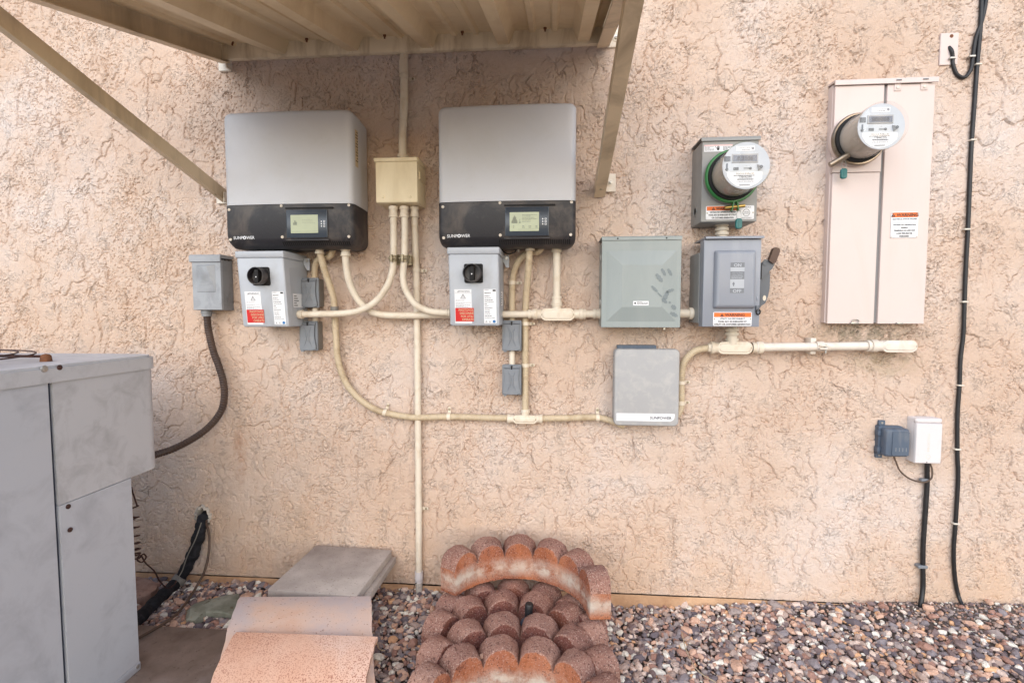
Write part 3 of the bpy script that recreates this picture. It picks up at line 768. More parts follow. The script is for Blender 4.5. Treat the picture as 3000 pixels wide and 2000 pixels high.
# ---------------- DC disconnects below them
def disconnect(dx, dz, label, lines):
    x0, x1, z0, z1 = -.380+dx, -.195+dx, 1.047+dz, 1.331+dz
    cx = (x0+x1)/2
    df = lambda z: .158 + .032*(z-z0)/(z1-z0)
    t = thing('disconnect_switch', label, 'switch box', (cx, 0, z0), 'rotary disconnects under the inverters')
    def tilt(off): return lambda x, y, z: (x, -(df(z)+(-y)+off), z)
    m = MB().slab(x0, x1, z0, z1-.024, [(.01, 0), (.17, 0), (.176, .002), (.178, .005)], .008)
    m.warp(lambda x, y, z: (x, y*df(z)/.178, z)); m.build('enclosure', M['ltgrey'], t)
    m = MB().slab(x0-.003, x1+.003, z1-.026, z1, [(.012, 0), (.178, 0), (.183, .002), (.184, .004)], .004)
    m.warp(lambda x, y, z: (x, y*(df(z)+.003)/.184, z)); m.build('lid', M['ltgrey'], t)
    for s in (-1, 1):                                      # shallow pressed panel in the flank
        xx = x0 if s < 0 else x1
        MB().add([(xx+s*.0008, -.05, z0+.03), (xx+s*.0008, -.125, z0+.03), (xx+s*.0008, -.150, z1-.06), (xx+s*.0008, -.05, z1-.05)], [(0,1,2,3)]).build('flank_panel', M['ltgrey'], t, False, fix=False)
    kx, kz = cx+.000, 1.2375+dz
    kb = MB().slab(kx-.034, kx+.034, kz-.034, kz+.034, [(0, 0), (.006, 0), (.008, .002)], .006).warp(tilt(-.001)).build('switch_plate', M['dark'], t)
    m = MB().lathe((kx-.002, -(df(kz)+.006), kz), (0, -1, 0), [(0, .0325), (.030, .0325), (.032, .031), (.032, .0295), (.030, .0285), (.006, .0275), (.004, .001)], 36, False)
    kn = m.build('knob', M['black'], t)
    m = MB().box(kx-.010, kx+.006, -(df(kz)+.032), -(df(kz)+.008), kz-.028, kz+.024, .003).build('knob_handle', M['dark'], kn)
    MB().lathe((kx-.002, -(df(kz)+.0325), kz-.004), (0, -1, 0), [(0, .0024), (.0003, .0024)], 10).build('knob_dot', M['wlabel'], kn, False)
    MB().text('ON', kx, kz+.017, .009, df(kz)+.0125).build('knob_lettering', M['wlabel'], kn, False, fix=False)
    # printed labels
    wl = MB().slab(x0+.020, x0+.083, z0+.010, z0+.134, [(0, 0), (.0006, 0)], 0).warp(tilt(.0004)).build('warning_label', M['wlabel'], t, False)
    m = MB().text('WARNING', x0+.056, z0+.1235, .0085, .0004); triangle_sign(m, x0+.034, z0+.126, .0036, .0004)
    triangle_sign(m, x0+.0515, z0+.108, .010, .0004, .10); quad(m, x0+.021, x0+.082, z0+.1195, z0+.120, .0004)
    print_lines(m, x0+.024, x0+.058, z0+.094, 1, .004, .0014, .0004, 1)
    m.warp(tilt(.001)); m.build('label_print', M['ink'], wl, False, fix=False)
    m = MB(); print_lines(m, x0+.024, x0+.080, z0+.086, 2, .0034, .0014, .0004, 2); print_lines(m, x0+.024, x0+.080, z0+.077, 4, .0034, .0014, .0004, 3); print_lines(m, x0+.024, x0+.080, z0+.060, 2, .0034, .0014, .0004, 4)
    m.warp(tilt(.001)); m.build('fine_print', M['greyink'], wl, False, fix=False)
    rl = MB().slab(x0+.022, x0+.090, z0+.0165, z0+.066, [(0, 0), (.0006, 0)], 0).warp(tilt(.0016)).build('red_label', M['red'], t, False)
    m = MB()
    for i, s in enumerate(lines): m.text(s, x0+.034+.004*i, z0+.0545-i*.0115, .0112, .0004, 'LEFT', .92, .0002)
    m.v = [(min(v[0], x0+.0895), v[1], v[2]) for v in m.v]
    m.warp(tilt(.0022)); m.build('label_lettering', M['ylabel'], rl, False, fix=False)
    sl = MB().slab(x0+.128, x0+.174, z0+.010, z0+.134, [(0, 0), (.0006, 0)], 0).warp(tilt(.0004)).build('rating_label', M['wlabel'], t, False)
    m = MB(); print_lines(m, x0+.131, x0+.150, z0+.131, 1, .004, .0014, .0004, 5); quad(m, x0+.161, x0+.172, z0+.126, z0+.132, .0004)
    print_lines(m, x0+.131, x0+.160, z0+.121, 1, .004, .0026, .0004, 6)
    for i in range(12): print_lines(m, x0+.131, x0+.150+.006*(i % 4), z0+.110-i*.0072, 1, .004, .0014 if i % 2 else .002, .0004, 20+i)
    triangle_sign(m, x0+.136, z0+.016, .004, .0004); triangle_sign(m, x0+.149, z0+.016, .004, .0004)
    m.warp(tilt(.001)); m.build('label_print', M['ink'], sl, False, fix=False)
    m = MB().lathe((x0+.165, 0, z0+.0165), (0, -1, 0), [(0, .0055), (.0004, .0055)], 20).warp(tilt(.0010)); m.build('recycling_dot', M['blue'], sl, False)
    m = MB().add([(x1+.0014, -.126, z0+.075), (x1+.0014, -.055, z0+.075), (x1+.0014, -.055, z0+.128), (x1+.0014, -.130, z0+.128)], [(0,1,2,3)])
    fl = m.build('flank_label', M['wlabel'], t, False, fix=False)
    m = MB()
    for i in range(5):
        z = z0+.120-i*.009; m.add([(x1+.002, -.122, z-.003), (x1+.002, -.122+.02+.008*(i % 3), z-.003), (x1+.002, -.122+.02+.008*(i % 3), z), (x1+.002, -.122, z)], [(0,1,2,3)])
    m.build('fine_print', M['ink'], fl, False, fix=False)
    MB().lathe((cx+.002, -.10, z0), (0, 0, -1), [(0, .004), (.005, .004), (.006, .003)], 10).build('screw', M['steel'], t)
    tb = MB().plate([(x1-.004, z1-.012), (x1+.024, z1-.012), (x1+.024, z1-.060), (x1+.012, z1-.060), (x1+.002, z1-.040), (x1-.004, z1-.040)], .030, .034).build('mounting_tab', M['ltgrey'], t, False)
    MB().lathe((x1+.014, -.0345, z1-.024), (0, -1, 0), [(0, .006), (.0025, .006), (.0025, .0035), (.005, .0035)], 10).build('screw', M['steel'], tb)
    return t
disconnect(0, 0, 'grey rotary disconnect box with red label under the right inverter', ['PHOTOVOL', 'DISCONNE', 'FOR UTILI', 'OPERATIO'])
disconnect(-.804, -.006, 'grey rotary disconnect box with red label under the left inverter', ['PHOTOVOLT', 'DISCONNEC', 'FOR UTILIT', 'OPERATIO'])
# data plug hanging under the right inverter
pg = thing('cable_plug', 'small black plug on a drooping lead under the right inverter', 'plug', at(1512, 727, .06))
p = at(1512, 724, .06); MB().box(p.x-.013, p.x+.011, p.y-.01, p.y+.01, p.z-.010, p.z+.012, .003).build('housing', M['dark'], pg)
MB().lathe(at(1519, 728, .068), (0, 0, -1), [(0, .004), (.010, .0035), (.013, .001)], 10).build('tip', M['cream'], pg)
MB().tube(smooth_path([at(1466, 722, .06), at(1476, 738, .065), at(1492, 744, .068), at(1508, 738, .066), at(1512, 730, .06)]), .0022, 6).build('lead', M['rubber'], pg)

# ---------------- beige junction box
x0, x1, z0, z1 = -.667, -.507, 1.508, 1.660
t = thing('junction_box', 'square beige sheet metal junction box between the two inverters', 'junction box', ((x0+x1)/2, 0, z0))
MB().slab(x0, x1, z0, z1, [(.002, 0), (.117, 0), (.1195, .0015)], .0015).build('body', M['jbox'], t)
m = MB().slab(x0-.005, x1+.002, z1-.002, z1+.013, [(.004, 0), (.124, 0), (.126, .0015)], .001).build('lid', M['jbox'], t)
MB().slab(x0+.001, x1-.001, z0+.004, z1-.004, [(.1195, 0), (.1212, 0)], .001).build('front_cover', M['jbox'], t)
for px in (1122, 1201):
    p = at(px, 577, .121); MB().lathe((p.x, -.1212, p.z), (0, -1, 0), [(0, .0055), (.002, .0052), (.003, .004)], 14).build('screw', M['jbox'], t)
MB().add([(x1+.0008, -.035, z1-.03), (x1+.0008, -.105, z1-.03), (x1+.0008, -.105, z1-.033), (x1+.0008, -.035, z1-.033)], [(0,1,2,3)]).build('seam', M['flex'], t, False, fix=False)
MB().plate([(x1, z1-.030), (x1+.005, z1-.034), (x1+.005, z1-.060), (x1, z1-.062)], .02, .10).build('hasp', M['jbox'], t)

# ---------------- conduit fittings
def coupling(p, ax, r, L, mat, parent, name='coupling', seg=20):
    pr = [(0, r*1.02), (0, r*1.36), (.28*L, r*1.36), (.30*L, r*1.16), (.55*L, r*1.16), (.57*L, r*1.30), (.80*L, r*1.30), (.84*L, r*1.42), (L, r*1.40), (L, r*1.02)]
    return MB().lathe(p, ax, pr, seg, False).build(name, mat, parent)
def strap(p, ax, r, tab, mat, parent, name='strap'):
    """one-hole strap: band round the pipe and a foot screwed to the wall; tab = direction of the foot"""
    p = Vector(p); ax = Vector(ax).normalized(); tab = Vector(tab).normalized(); m = MB()
    m.lathe(p-ax*.0065, ax, [(0, r), (0, r*1.16), (.013, r*1.16), (.013, r)], 18, False)
    a = p+tab*(r*1.0); b_ = p+tab*(r+.024); w = ax*.0065; yb = -.010
    a0_, b0_ = Vector((a.x, yb, a.z)), Vector((b_.x, yb, b_.z)); th = Vector((0, -.003, 0))
    m.add([a0_-w, b0_-w*.7, b0_+w*.7, a0_+w, a0_-w+th, b0_-w*.7+th, b0_+w*.7+th, a0_+w+th], [(0,1,2,3),(4,7,6,5),(0,4,5,1),(1,5,6,2),(2,6,7,3),(3,7,4,0)])
    o_ = m.build(name, mat, parent)
    c_ = p+tab*(r+.015); MB().lathe((c_.x, yb-.003, c_.z), (0, -1, 0), [(0, .0045), (.002, .0045), (.003, .003)], 10).build('screw', M['zinc'], o_)
    return o_
def conduit(label, pts, r, mat=None, corr=0, name='conduit', n=8, straight=False, pitch=.007, cat='conduit'):
    mat = mat or M['pvc']; P_ = [Vector(p) for p in pts]
    t = thing(name, label, cat, P_[-1])
    MB().tube(P_ if straight else smooth_path(P_, n), r, 14, True, corr, pitch).build('tube', mat, t)
    return t
DN, UP, RT, LF = (0,0,-1), (0,0,1), (1,0,0), (-1,0,0)

rx = -.585
t = conduit('beige riser conduit from the junction box up to the awning', [(rx+.003, -.05, 1.674), (rx+.001, -.046, 1.76), (rx+.005, -.030, 1.95), (rx+.003, -.026, 2.16)], .0150)
coupling((rx+.003, -.05, 1.668), UP, .0150, .036, M['pvc'], t); strap((rx+.005, -.030, 2.005), UP, .0150, RT, M['pvc'], t)
MB().lathe((rx+.004, -.030, 2.015), UP, [(0, .0150), (0, .0172), (.05, .0172), (.05, .0150)], 18, False).build('sleeve', M['pvc'], t)

t = conduit('beige conduit curving left from the junction box to the left disconnect',
            [at(1152, 604, .09), at(1153, 667, .09), at(1153, 750, .09), at(1149, 795, .09), at(1133, 840, .09), at(1099, 884, .09), at(1051, 910, .09), at(1000, 918, .09), at(930, 920, .09), at(858, 921, .09)], .0128)
coupling(at(1152, 606, .09), DN, .0128, .040, M['pvc'], t); q = at(862, 921, .09); coupling(q, RT, .0128, .036, M['pvc'], t)
tA = t
t = conduit('beige conduit curving right from the junction box to the right disconnect',
            [at(1184, 604, .09), at(1186, 667, .09), at(1185, 750, .09), at(1181, 807, .09), at(1189, 850, .09), at(1217, 891, .09), at(1255, 910, .09), at(1290, 915, .09), at(1325, 916, .09)], .0128)
coupling(at(1184, 606, .09), DN, .0128, .040, M['pvc'], t); coupling(at(1310, 916, .09), RT, .0128, .012, M['pvc'], t)
tB = t
for root, px in ((tA, 1153), (tB, 1185)):                  # two-piece strut clamps
    p = at(px, 758, .09)
    m = MB().lathe((p.x, p.y, p.z-.012), UP, [(0, .0128), (0, .0165), (.024, .0165), (.024, .0128)], 18, False)
    m.box(p.x-.004, p.x+.004, p.y-.032, p.y-.012, p.z-.014, p.z+.014, .002)
    cl = m.build('strut_clamp', M['zinc'], root)
    MB().tube([(p.x-.014, p.y-.024, p.z), (p.x+.018, p.y-.024, p.z)], .0035, 8).build('bolt', M['zinc'], cl)
p = at(1170, 762, .05)
m = MB().box(p.x-.02, p.x+.055, -.072, -.062, p.z-.022, p.z-.014, .002); m.box(p.x-.02, p.x+.055, -.072, -.062, p.z+.012, p.z+.020, .002); m.box(p.x-.016, p.x+.05, -.062, -.002, p.z-.018, p.z+.016, .002)
tag(m.build('strut_channel', M['zinc']), 'short zinc strut carrying the clamped beige conduits below the junction box', 'bracket')

zt = at(1217, 606, .05).z
t = conduit('long straight beige conduit running from the junction box down into the gravel', [(-.540, -.05, zt), (-.540, -.040, 1.35), (-.541, -.024, 1.15), (-.5425, -.024, .4), (-.545, -.024, -.028)], .0132, n=10)
coupling((-.540, -.05, zt), DN, .0132, .040, M['pvc'], t)
strap((-.540, -.030, 1.262), UP, .0132, RT, M['pvc'], t); strap((-.5432, -.024, .295), UP, .0132, RT, M['pvc'], t)
MB().lathe((-.545, -.024, .035), DN, [(0, .0134), (0, .0165), (.03, .0175), (.032, .016), (.045, .0162), (.045, .0134)], 18, False).build('coupling', M['white'], t)
MB().lathe((-.545, -.024, .0), DN, [(0, .0140), (.03, .0145), (.055, .0125)], 14).build('torn_end', M['plaster'], t)
w_ = thing('loose_wire', 'short black wire sticking out below the long straight conduit', 'wire', (-.556, -.04, -.07))
MB().tube(smooth_path([(-.545, -.034, -.005), (-.558, -.045, -.012), (-.560, -.05, -.05), (-.556, -.055, -.085)]), .0018, 6).build('strand', M['rubber'], w_)

t = conduit('beige conduit sweeping from the left inverter behind the right disconnect to the tee',
            [at(1012, 728, .10), at(1013, 765, .098), at(1023, 824, .085), at(1047, 875, .068), at(1081, 908, .056), at(1111, 920, .05), at(1170, 924, .05), at(1315, 922, .05), at(1463, 921, .05), at(1560, 920, .05)], .0135)
coupling(at(1012, 726, .10), DN, .0135, .032, M['pvc'], t); coupling(at(1548, 920, .05), RT, .0135, .030, M['pvc'], t)

def conduit_body(label, rc, d, hubs, r, mat=None):
    """cast conduit body with screwed oval cover; hubs = (point, axis, length)"""
    mat = mat or M['pvc']; x0, x1, z0, z1 = rect(*rc, d); h = (z1-z0)/2; cx, cz = (x0+x1)/2, (z0+z1)/2
    t = thing('conduit_fitting', label, 'conduit fitting', (cx, 0, z0))
    MB().slab(x0+.006, x1-.006, z0+.004, z1-.004, [(.012, .004), (.02, 0), (d-.006, 0)], h*.7, 4).build('body', mat, t)
    cv = MB().slab(x0, x1, z0, z1, [(d-.0058, 0), (d-.001, 0), (d, .0012), (d, .006), (d+.003, .0085), (d+.0036, .011)], h*.98, 6, 8).build('cover', mat, t)
    for x in (x0+.008, x1-.008): MB().lathe((x, -d+.0004, cz), (0, -1, 0), [(0, .0042), (.0016, .004), (.002, .003)], 10).build('screw', M['zinc'], cv)
    for p_, ax, L in hubs: MB().lathe(p_, ax, [(0, r*1.22), (L*.55, r*1.22), (L*.58, r*1.42), (L, r*1.42), (L, r*1.0)], 20, False).build('hub', mat, t)
    return t
conduit_body('beige tee conduit body below the right inverter, left of the square pull box', (1583, 903, 1685, 939), .062,
             [(at(1586, 920, .045), LF, .030), (at(1682, 920, .045), RT, .034), (at(1631, 908, .045), UP, .028)], .0150)
t = conduit('straight beige conduit dropping from the right inverter to the tee body', [at(1631, 716, .07), at(1631, 780, .062), at(1631, 895, .045)], .0145)
coupling(at(1631, 718, .07), DN, .0145, .026, M['pvc'], t); coupling(at(1631, 868, .048), DN, .0145, .028, M['pvc'], t)
t = conduit('short beige conduit between the tee body and the square pull box', [at(1690, 920, .045), at(1764, 919, .045)], .0145, straight=True)
coupling(at(1700, 920, .045), RT, .0145, .020, M['pvc'], t); coupling(at(1738, 919, .045), RT, .0145, .028, M['pvc'], t)
t = conduit('short beige conduit between the pull box and the safety switch', [at(1985, 918, .06), at(2055, 918, .06)], .0165, straight=True)
coupling(at(2018, 918, .06), RT, .0165, .044, M['pvc'], t)
t = conduit('beige nipple joining the meter socket to the safety switch', [at(2115, 645, .06), at(2115, 705, .06)], .0190, straight=True)
for y in (655, 668, 681): MB().lathe(at(2115, y, .06), DN, [(0, .0190), (0, .0240), (.006, .0250), (.010, .0240), (.012, .0190)], 20, False).build('locknut', M['pvc'], t)
t = conduit('beige nipple below the safety switch running into the lower tee', [at(2144, 948, .06), at(2144, 1008, .055)], .0190, straight=True)
for y in (962, 974): MB().lathe(at(2144, y, .06), DN, [(0, .0190), (0, .0245), (.005, .0250), (.009, .0240), (.010, .0190)], 20, False).build('locknut', M['pvc'], t)
conduit_body('beige tee conduit body directly under the safety switch', (2102, 1001, 2206, 1037), .068,
             [(at(2106, 1018, .05), LF, .030), (at(2202, 1018, .05), RT, .036), (at(2144, 1008, .05), UP, .022)], .0165)
t = conduit('straight horizontal beige conduit under the main electric panel', [at(2215, 1017, .05), at(2400, 1015, .05), at(2560, 1013, .05)], .0158, M['pvc_pale'])
coupling(at(2214, 1017, .05), RT, .0158, .024, M['pvc_pale'], t); coupling(at(2538, 1013, .05), RT, .0158, .030, M['pvc_pale'], t)
p = at(2400, 1014, .05)
m = MB().lathe((p.x-.013, p.y, p.z), RT, [(0, .0158), (0, .0185), (.026, .0185), (.026, .0158)], 18, False)
m.box(p.x-.028, p.x-.008, -.045, -.002, p.z-.030, p.z+.030, .002); m.box(p.x-.010, p.x+.018, -.078, -.064, p.z-.010, p.z-.004, .001); m.box(p.x-.010, p.x+.020, -.078, -.064, p.z+.001, p.z+.006, .001)
cl = m.build('strut_clamp', M['pvc_pale'], t); MB().tube([(p.x+.012, -.073, p.z+.008), (p.x+.012, -.073, p.z-.024)], .003, 8).build('bolt', M['steel'], cl)
conduit_body('beige elbow conduit body at the right end of the lower conduit', (2585, 997, 2689, 1032), .066, [(at(2592, 1013, .05), LF, .050)], .0160, M['pvc_pale'])

# flexible conduits
t = conduit('ribbed beige flexible conduit swooping from the left inverter to the small tee',
            [at(936, 730, .10), at(939, 747, .098), at(951, 791, .08), at(966, 835, .06), at(977, 873, .042), at(980, 903, .036), at(982, 947, .034), at(985, 991, .032), at(988, 1038, .030), at(997, 1080, .028), at(1012, 1118, .028),
             at(1034, 1149, .028), at(1064, 1177, .028), at(1102, 1200, .028), at(1140, 1211, .028), at(1213, 1222, .03), at(1315, 1220, .024), at(1425, 1223, .026), at(1492, 1224, .028)], .0128, M['flex'], .05, pitch=.0075)
coupling(at(936, 728, .10), DN, .0128, .020, M['pvc'], t)
MB().lathe(at(980, 898, .036), DN, [(0, .0128), (0, .0152), (.020, .0152), (.020, .0128)], 16, False).build('sleeve', M['boxgrey_s'], t)
strap(at(1128, 1208, .028), (1, 0, -.25), .0128, (.25, 0, 1), M['pvc'], t); strap(at(1315, 1220, .024), RT, .0128, UP, M['pvc'], t)
conduit_body('small beige tee conduit body at the bottom of the flexible conduits', (1502, 1216, 1574, 1241), .046,
             [(at(1506, 1226, .03), LF, .026), (at(1570, 1226, .03), RT, .026), (at(1539, 1220, .03), UP, .030)], .0125)
t = conduit('ribbed beige flexible conduit hanging from the right inverter to the small tee',
            [at(1553, 716, .10), at(1549, 770, .085), at(1545, 827, .06), at(1541, 869, .038), at(1539, 925, .026), at(1539, 1000, .024), at(1539, 1100, .026), at(1539, 1200, .030)], .0128, M['flex'], .05, pitch=.0075)
coupling(at(1553, 718, .10), DN, .0128, .020, M['pvc'], t); strap(at(1539, 948, .025), UP, .0128, RT, M['pvc'], t); strap(at(1539, 1070, .026), UP, .0128, RT, M['pvc'], t)
t = conduit('ribbed beige flexible conduit from the small tee to the monitoring box', [at(1588, 1225, .028), at(1660, 1224, .026), at(1723, 1222, .026), at(1761, 1224, .028), at(1795, 1234, .035), at(1830, 1248, .04)], .0128, M['flex'], .05, pitch=.0075)
strap(at(1751, 1223, .026), RT, .0128, UP, M['pvc'], t)
t = conduit('ribbed beige flexible conduit bending from the lower tee down behind the monitoring box',
            [at(2084, 1018, .05), at(2060, 1021, .05), at(2034, 1029, .046), at(2008, 1054, .038), at(1998, 1086, .032), at(1996, 1130, .028), at(1996, 1176, .028), at(1990, 1205, .03), at(1970, 1228, .034)], .0130, M['flex'], .05, pitch=.0075)
strap(at(1996, 1120, .028), UP, .0130, RT, M['pvc'], t); strap(at(1995, 1180, .028), UP, .0130, RT, M['pvc'], t)
MB().lathe(at(2092, 1018, .05), LF, [(0, .0130), (0, .0215), (.012, .0215), (.014, .0175), (.024, .0175), (.024, .0130)], 8, False).build('locknut', M['pvc'], t)
conduit('beige flexible elbow from the left inverter to the upper left outlet box', [at(974, 728, .07), at(973, 740, .072), at(963, 752, .066), at(947, 755, .05), at(932, 760, .042), at(924, 776, .036), at(922, 796, .034), at(922, 820, .034)], .0125, M['flex'], .05, pitch=.0075)
t = conduit('beige flexible elbow from the right inverter to the upper right outlet box', [at(1587, 714, .07), at(1586, 726, .072), at(1575, 738, .066), at(1558, 738, .05), at(1541, 744, .040), at(1521, 763, .034), at(1507, 792, .030), at(1501, 830, .028), at(1500, 870, .028), at(1500, 942, .030)], .0125, M['flex'], .05, pitch=.0075)
strap(at(1501, 828, .028), UP, .0125, RT, M['pvc'], t)
t = conduit('short beige conduit linking the two left outlet boxes', [at(923, 895, .034), at(924, 948, .034)], .0115, straight=True)
t = conduit('short beige conduit linking the two right outlet boxes', [at(1500, 1018, .034), at(1500, 1076, .034)], .0115, straight=True)

# ---------------- small outlet boxes
def outlet_box(label):
    x0, x1, z0, z1 = -.1965, -.1215, .947, 1.066; cx = (x0+x1)/2
    t = thing('outlet_box', label, 'outlet box', (cx, 0, z0), 'grey outlet boxes with flip covers')
    MB().slab(x0+.004, x1-.003, z0+.003, z1-.003, [(.002, 0), (.044, 0), (.046, .002)], .005).build('box', M['boxgrey_s'], t)
    MB().slab(x0, x1, z0, z1, [(.0455, 0), (.053, 0), (.0545, .0015)], .004).build('cover_plate', M['boxgrey'], t)
    prof = []
    for i in range(17):
        u = i/16; w = .0295 - .0045*math.sin(math.pi*min(u*1.15, 1)) + .0035*u; prof.append((w, z1-.016-u*(z1-z0-.024)))
    out = [(cx-w, z) for w, z in prof] + [(cx-.02, z0+.003), (cx+.02, z0+.003)] + [(cx+w, z) for w, z in reversed(prof)]
    fl = MB().plate(out, .054, .063).build('flip_cover', M['boxgrey'], t, True, 25)
    m = MB()
    for s in (-1, 1):
        pts = [(cx+s*(.016-.012*math.sin(math.pi*u)), -.0632, z1-.022-u*(z1-z0-.040)) for u in [i/12 for i in range(13)]]
        m.tube(pts, [.0008+.0026*math.sin(math.pi*i/12) for i in range(13)], 6)
    m.build('cover_rib', M['boxgrey'], fl)
    m = MB()
    for i in range(7): m.box(cx-.0045, cx+.0045, -.0642, -.0625, z0+.034+i*.007, z0+.0375+i*.007)
    m.build('cover_ridges', M['boxgrey'], fl)
    MB().tube([(cx-.031, -.058, z1-.011), (cx+.031, -.058, z1-.011)], .0042, 8).build('hinge', M['boxgrey'], t)
    m = MB().box(cx-.0025, cx+.0025, -.0637, -.056, z1-.0185, z1-.0075); m.lathe((cx, -.056, z1-.0075), (0, -1, 0), [(0, .0038), (.0077, .0038)], 12); m.build('lock_slot', M['dark'], t)
    MB().box(x0+.006, x0+.018, -.057, -.05, z0-.004, z0+.002, .001).build('latch', M['boxgrey'], t)
    return t
ob = outlet_box('grey outlet box with flip cover, upper of the pair beside the right disconnect')
a = at(1471, 938, .065); dup(ob, at(1471, 1068, .065)-a, 'grey outlet box with flip cover, lower of the pair beside the right disconnect')
dup(ob, at(876, 813, .065)-a, 'grey outlet box with flip cover, upper of the pair beside the left disconnect')
dup(ob, at(873, 940, .065)-a, 'grey outlet box with flip cover, lower of the pair beside the left disconnect')

# ---------------- small old disconnect at left with its whip
x0, x1, z0, z1 = -1.443, -1.321, 1.105, 1.312
t = thing('pullout_disconnect', 'small weathered grey pull-out disconnect box feeding the dark whip, left of the inverters', 'switch box', ((x0+x1)/2, 0, z0))
MB().slab(x0+.003, x1-.001, z0, z1-.005, [(.002, 0), (.066, 0), (.068, .001)], .002).build('body', M['oldgrey_d'], t)
MB().slab(x0, x1, z0+.001, z1-.008, [(.066, 0), (.076, 0), (.078, .0015)], .002).build('cover', M['oldgrey'], t)
m = MB().prism([(.002, 0), (.080, 0), (.086, -.006), (.086, -.028), (.080, -.030), (.078, -.014), (.002, -.012)], lambda u, v, t_: (t_, -u, z1+.014+v), x0-.005, x1+.003); m.build('lid', M['oldgrey'], t)
wx0, wx1, wz0, wz1 = x0+.020, x0+.098, z0+.072, z1-.026
MB().add([(wx0, -.0785, wz0), (wx1, -.0785, wz0), (wx1, -.0785, wz1), (wx0, -.0785, wz1), (wx1-.026, -.092, wz1-.006), (wx1-.004, -.0800, wz0+.004), (wx0+.003, -.080, wz0+.003), (wx0+.003, -.083, wz1-.003)],
         [(0,1,5,6),(6,5,4,7),(1,2,4,5),(2,3,7,4),(3,0,6,7)]).build('pull_handle', M['oldgrey'], t, False)
MB().lathe((x1+.0002, -.032, z0+.045), RT, [(0, .013), (.0012, .013), (.0012, .0115), (.0004, .011)], 20).build('knockout', M['oldgrey_d'], t)
for yy in (-.03, -.055): MB().lathe((x1+.003, yy, z1-.006), RT, [(0, .003), (.001, .003)], 8).build('rivet', M['dark'], t)
q = at(605, 908, .045); MB().lathe(q, DN, [(0, .012), (0, .019), (.008, .0215), (.012, .0215), (.013, .019), (.026, .0185), (.026, .013)], 20, False).build('connector', M['oldgrey_d'], t)
conduit('dark brown ribbed whip curving from the small disconnect down behind the condenser',
        [at(606, 915, .045), at(608, 945, .045), at(612, 973, .045), at(625, 1028, .045), at(642, 1075, .045), at(655, 1122, .048), at(657, 1165, .052), at(646, 1207, .06), at(612, 1250, .075), at(566, 1284, .10), at(510, 1313, .14), at(453, 1332, .20), at(420, 1340, .26)],
        .0135, M['brownwhip'], .07, 'flexible_whip', pitch=.010)

# ---------------- square pull box
x0, x1, z0, z1 = .176, .459, 1.042, 1.371
D = .13
t = thing('pull_box', 'square green-grey pull box with a handprint on its cover', 'electrical box', ((x0+x1)/2, 0, z0))
MB().slab(x0+.003, x1-.003, z0+.002, z1-.016, [(.002, 0), (D-.012, 0)], .001).build('body', M['pullgrey'], t)
rx0, rx1, rz0, rz1 = x0+.018, x1-.016, z0+.022, z1-.052; ix0, ix1, iz0, iz1 = x0+.072, x1-.068, z0+.074, z1-.104
m = MB().slab(x0, x1, z0, z1-.014, [(D-.0118, 0), (D-.001, 0), (D, .001)], .001)
cvp = m.build('front_cover', M['pullgrey'], t)
MB().add([(rx0, -D-.0004, rz0), (rx1, -D-.0004, rz0), (rx1, -D-.0004, rz1), (rx0, -D-.0004, rz1), (ix0, -D-.013, iz0), (ix1, -D-.013, iz0), (ix1, -D-.013, iz1), (ix0, -D-.013, iz1)],
         [(0,1,5,4),(1,2,6,5),(2,3,7,6),(3,0,4,7),(4,5,6,7)]).build('pressed_panel', M['pullgrey'], cvp, False)
MB().prism([(.002, 0), (D, 0), (D+.004, -.004), (D+.004, -.014), (D+.0015, -.014), (D+.0015, -.004), (.002, -.003)], lambda u, v, t_: (t_, -u, z1+v), x0-.001, x1+.001).build('hood', M['pullgrey'], t)
for px in (1810, 1953):
    p = at(px, 700, D+.004); MB().lathe((p.x, -D-.004, z1-.008), (0, -1, 0), [(0, .003), (.001, .003)], 8).build('screw', M['dark'], t)
p = at(1878, 888, D+.013); lb = MB().slab(p.x-.028, p.x+.027, p.z-.0078, p.z+.0078, [(D+.0132, 0), (D+.0138, 0)], 0).build('label', M['wlabel'], cvp, False)
m = MB(); print_lines(m, p.x-.014, p.x+.024, p.z+.005, 3, .0035, .0016, D+.0142, 9); m.lathe((p.x-.021, -D-.014, p.z), (0, -1, 0), [(0, .0035), (.0002, .0035)], 10); m.build('fine_print', M['ink'], lb, False, fix=False)
def hp(px, py): return at(px, py, D+.006)
m = MB()
def blob(pxs, w0=.006):
    """smear along a short line"""
    P_ = [at(a_, b_, D) for a_, b_ in pxs]; n_ = 8; pts = []
    for i in range(n_+1):
        u = i/n_; c_ = P_[0].lerp(P_[-1], u); dv = (P_[-1]-P_[0]).normalized(); nv_ = Vector((-dv.z, 0, dv.x)); wd = w0*math.sin(math.pi*(.08+.84*u))**.6*(1+.25*math.sin(i*2.3))
        pts.append((c_+nv_*wd, c_-nv_*wd))
    def dep(x, z):
        # lie on the pressed panel: flat centre, sloping rim
        u = min((rx1-x)/(rx1-ix1), (z-rz0)/(iz0-rz0), (rz1-z)/(rz1-iz1), 1.0)
        return D + (.0134 if u >= 1 else max(.0004+.0126*u, .0004)) + .0012
    vv = []
    for a_, b_ in pts: vv += [(a_.x, -dep(a_.x, a_.z), a_.z), (b_.x, -dep(b_.x, b_.z), b_.z)]
    m.add(vv, [(2*i, 2*i+1, 2*i+3, 2*i+2) for i in range(n_)])
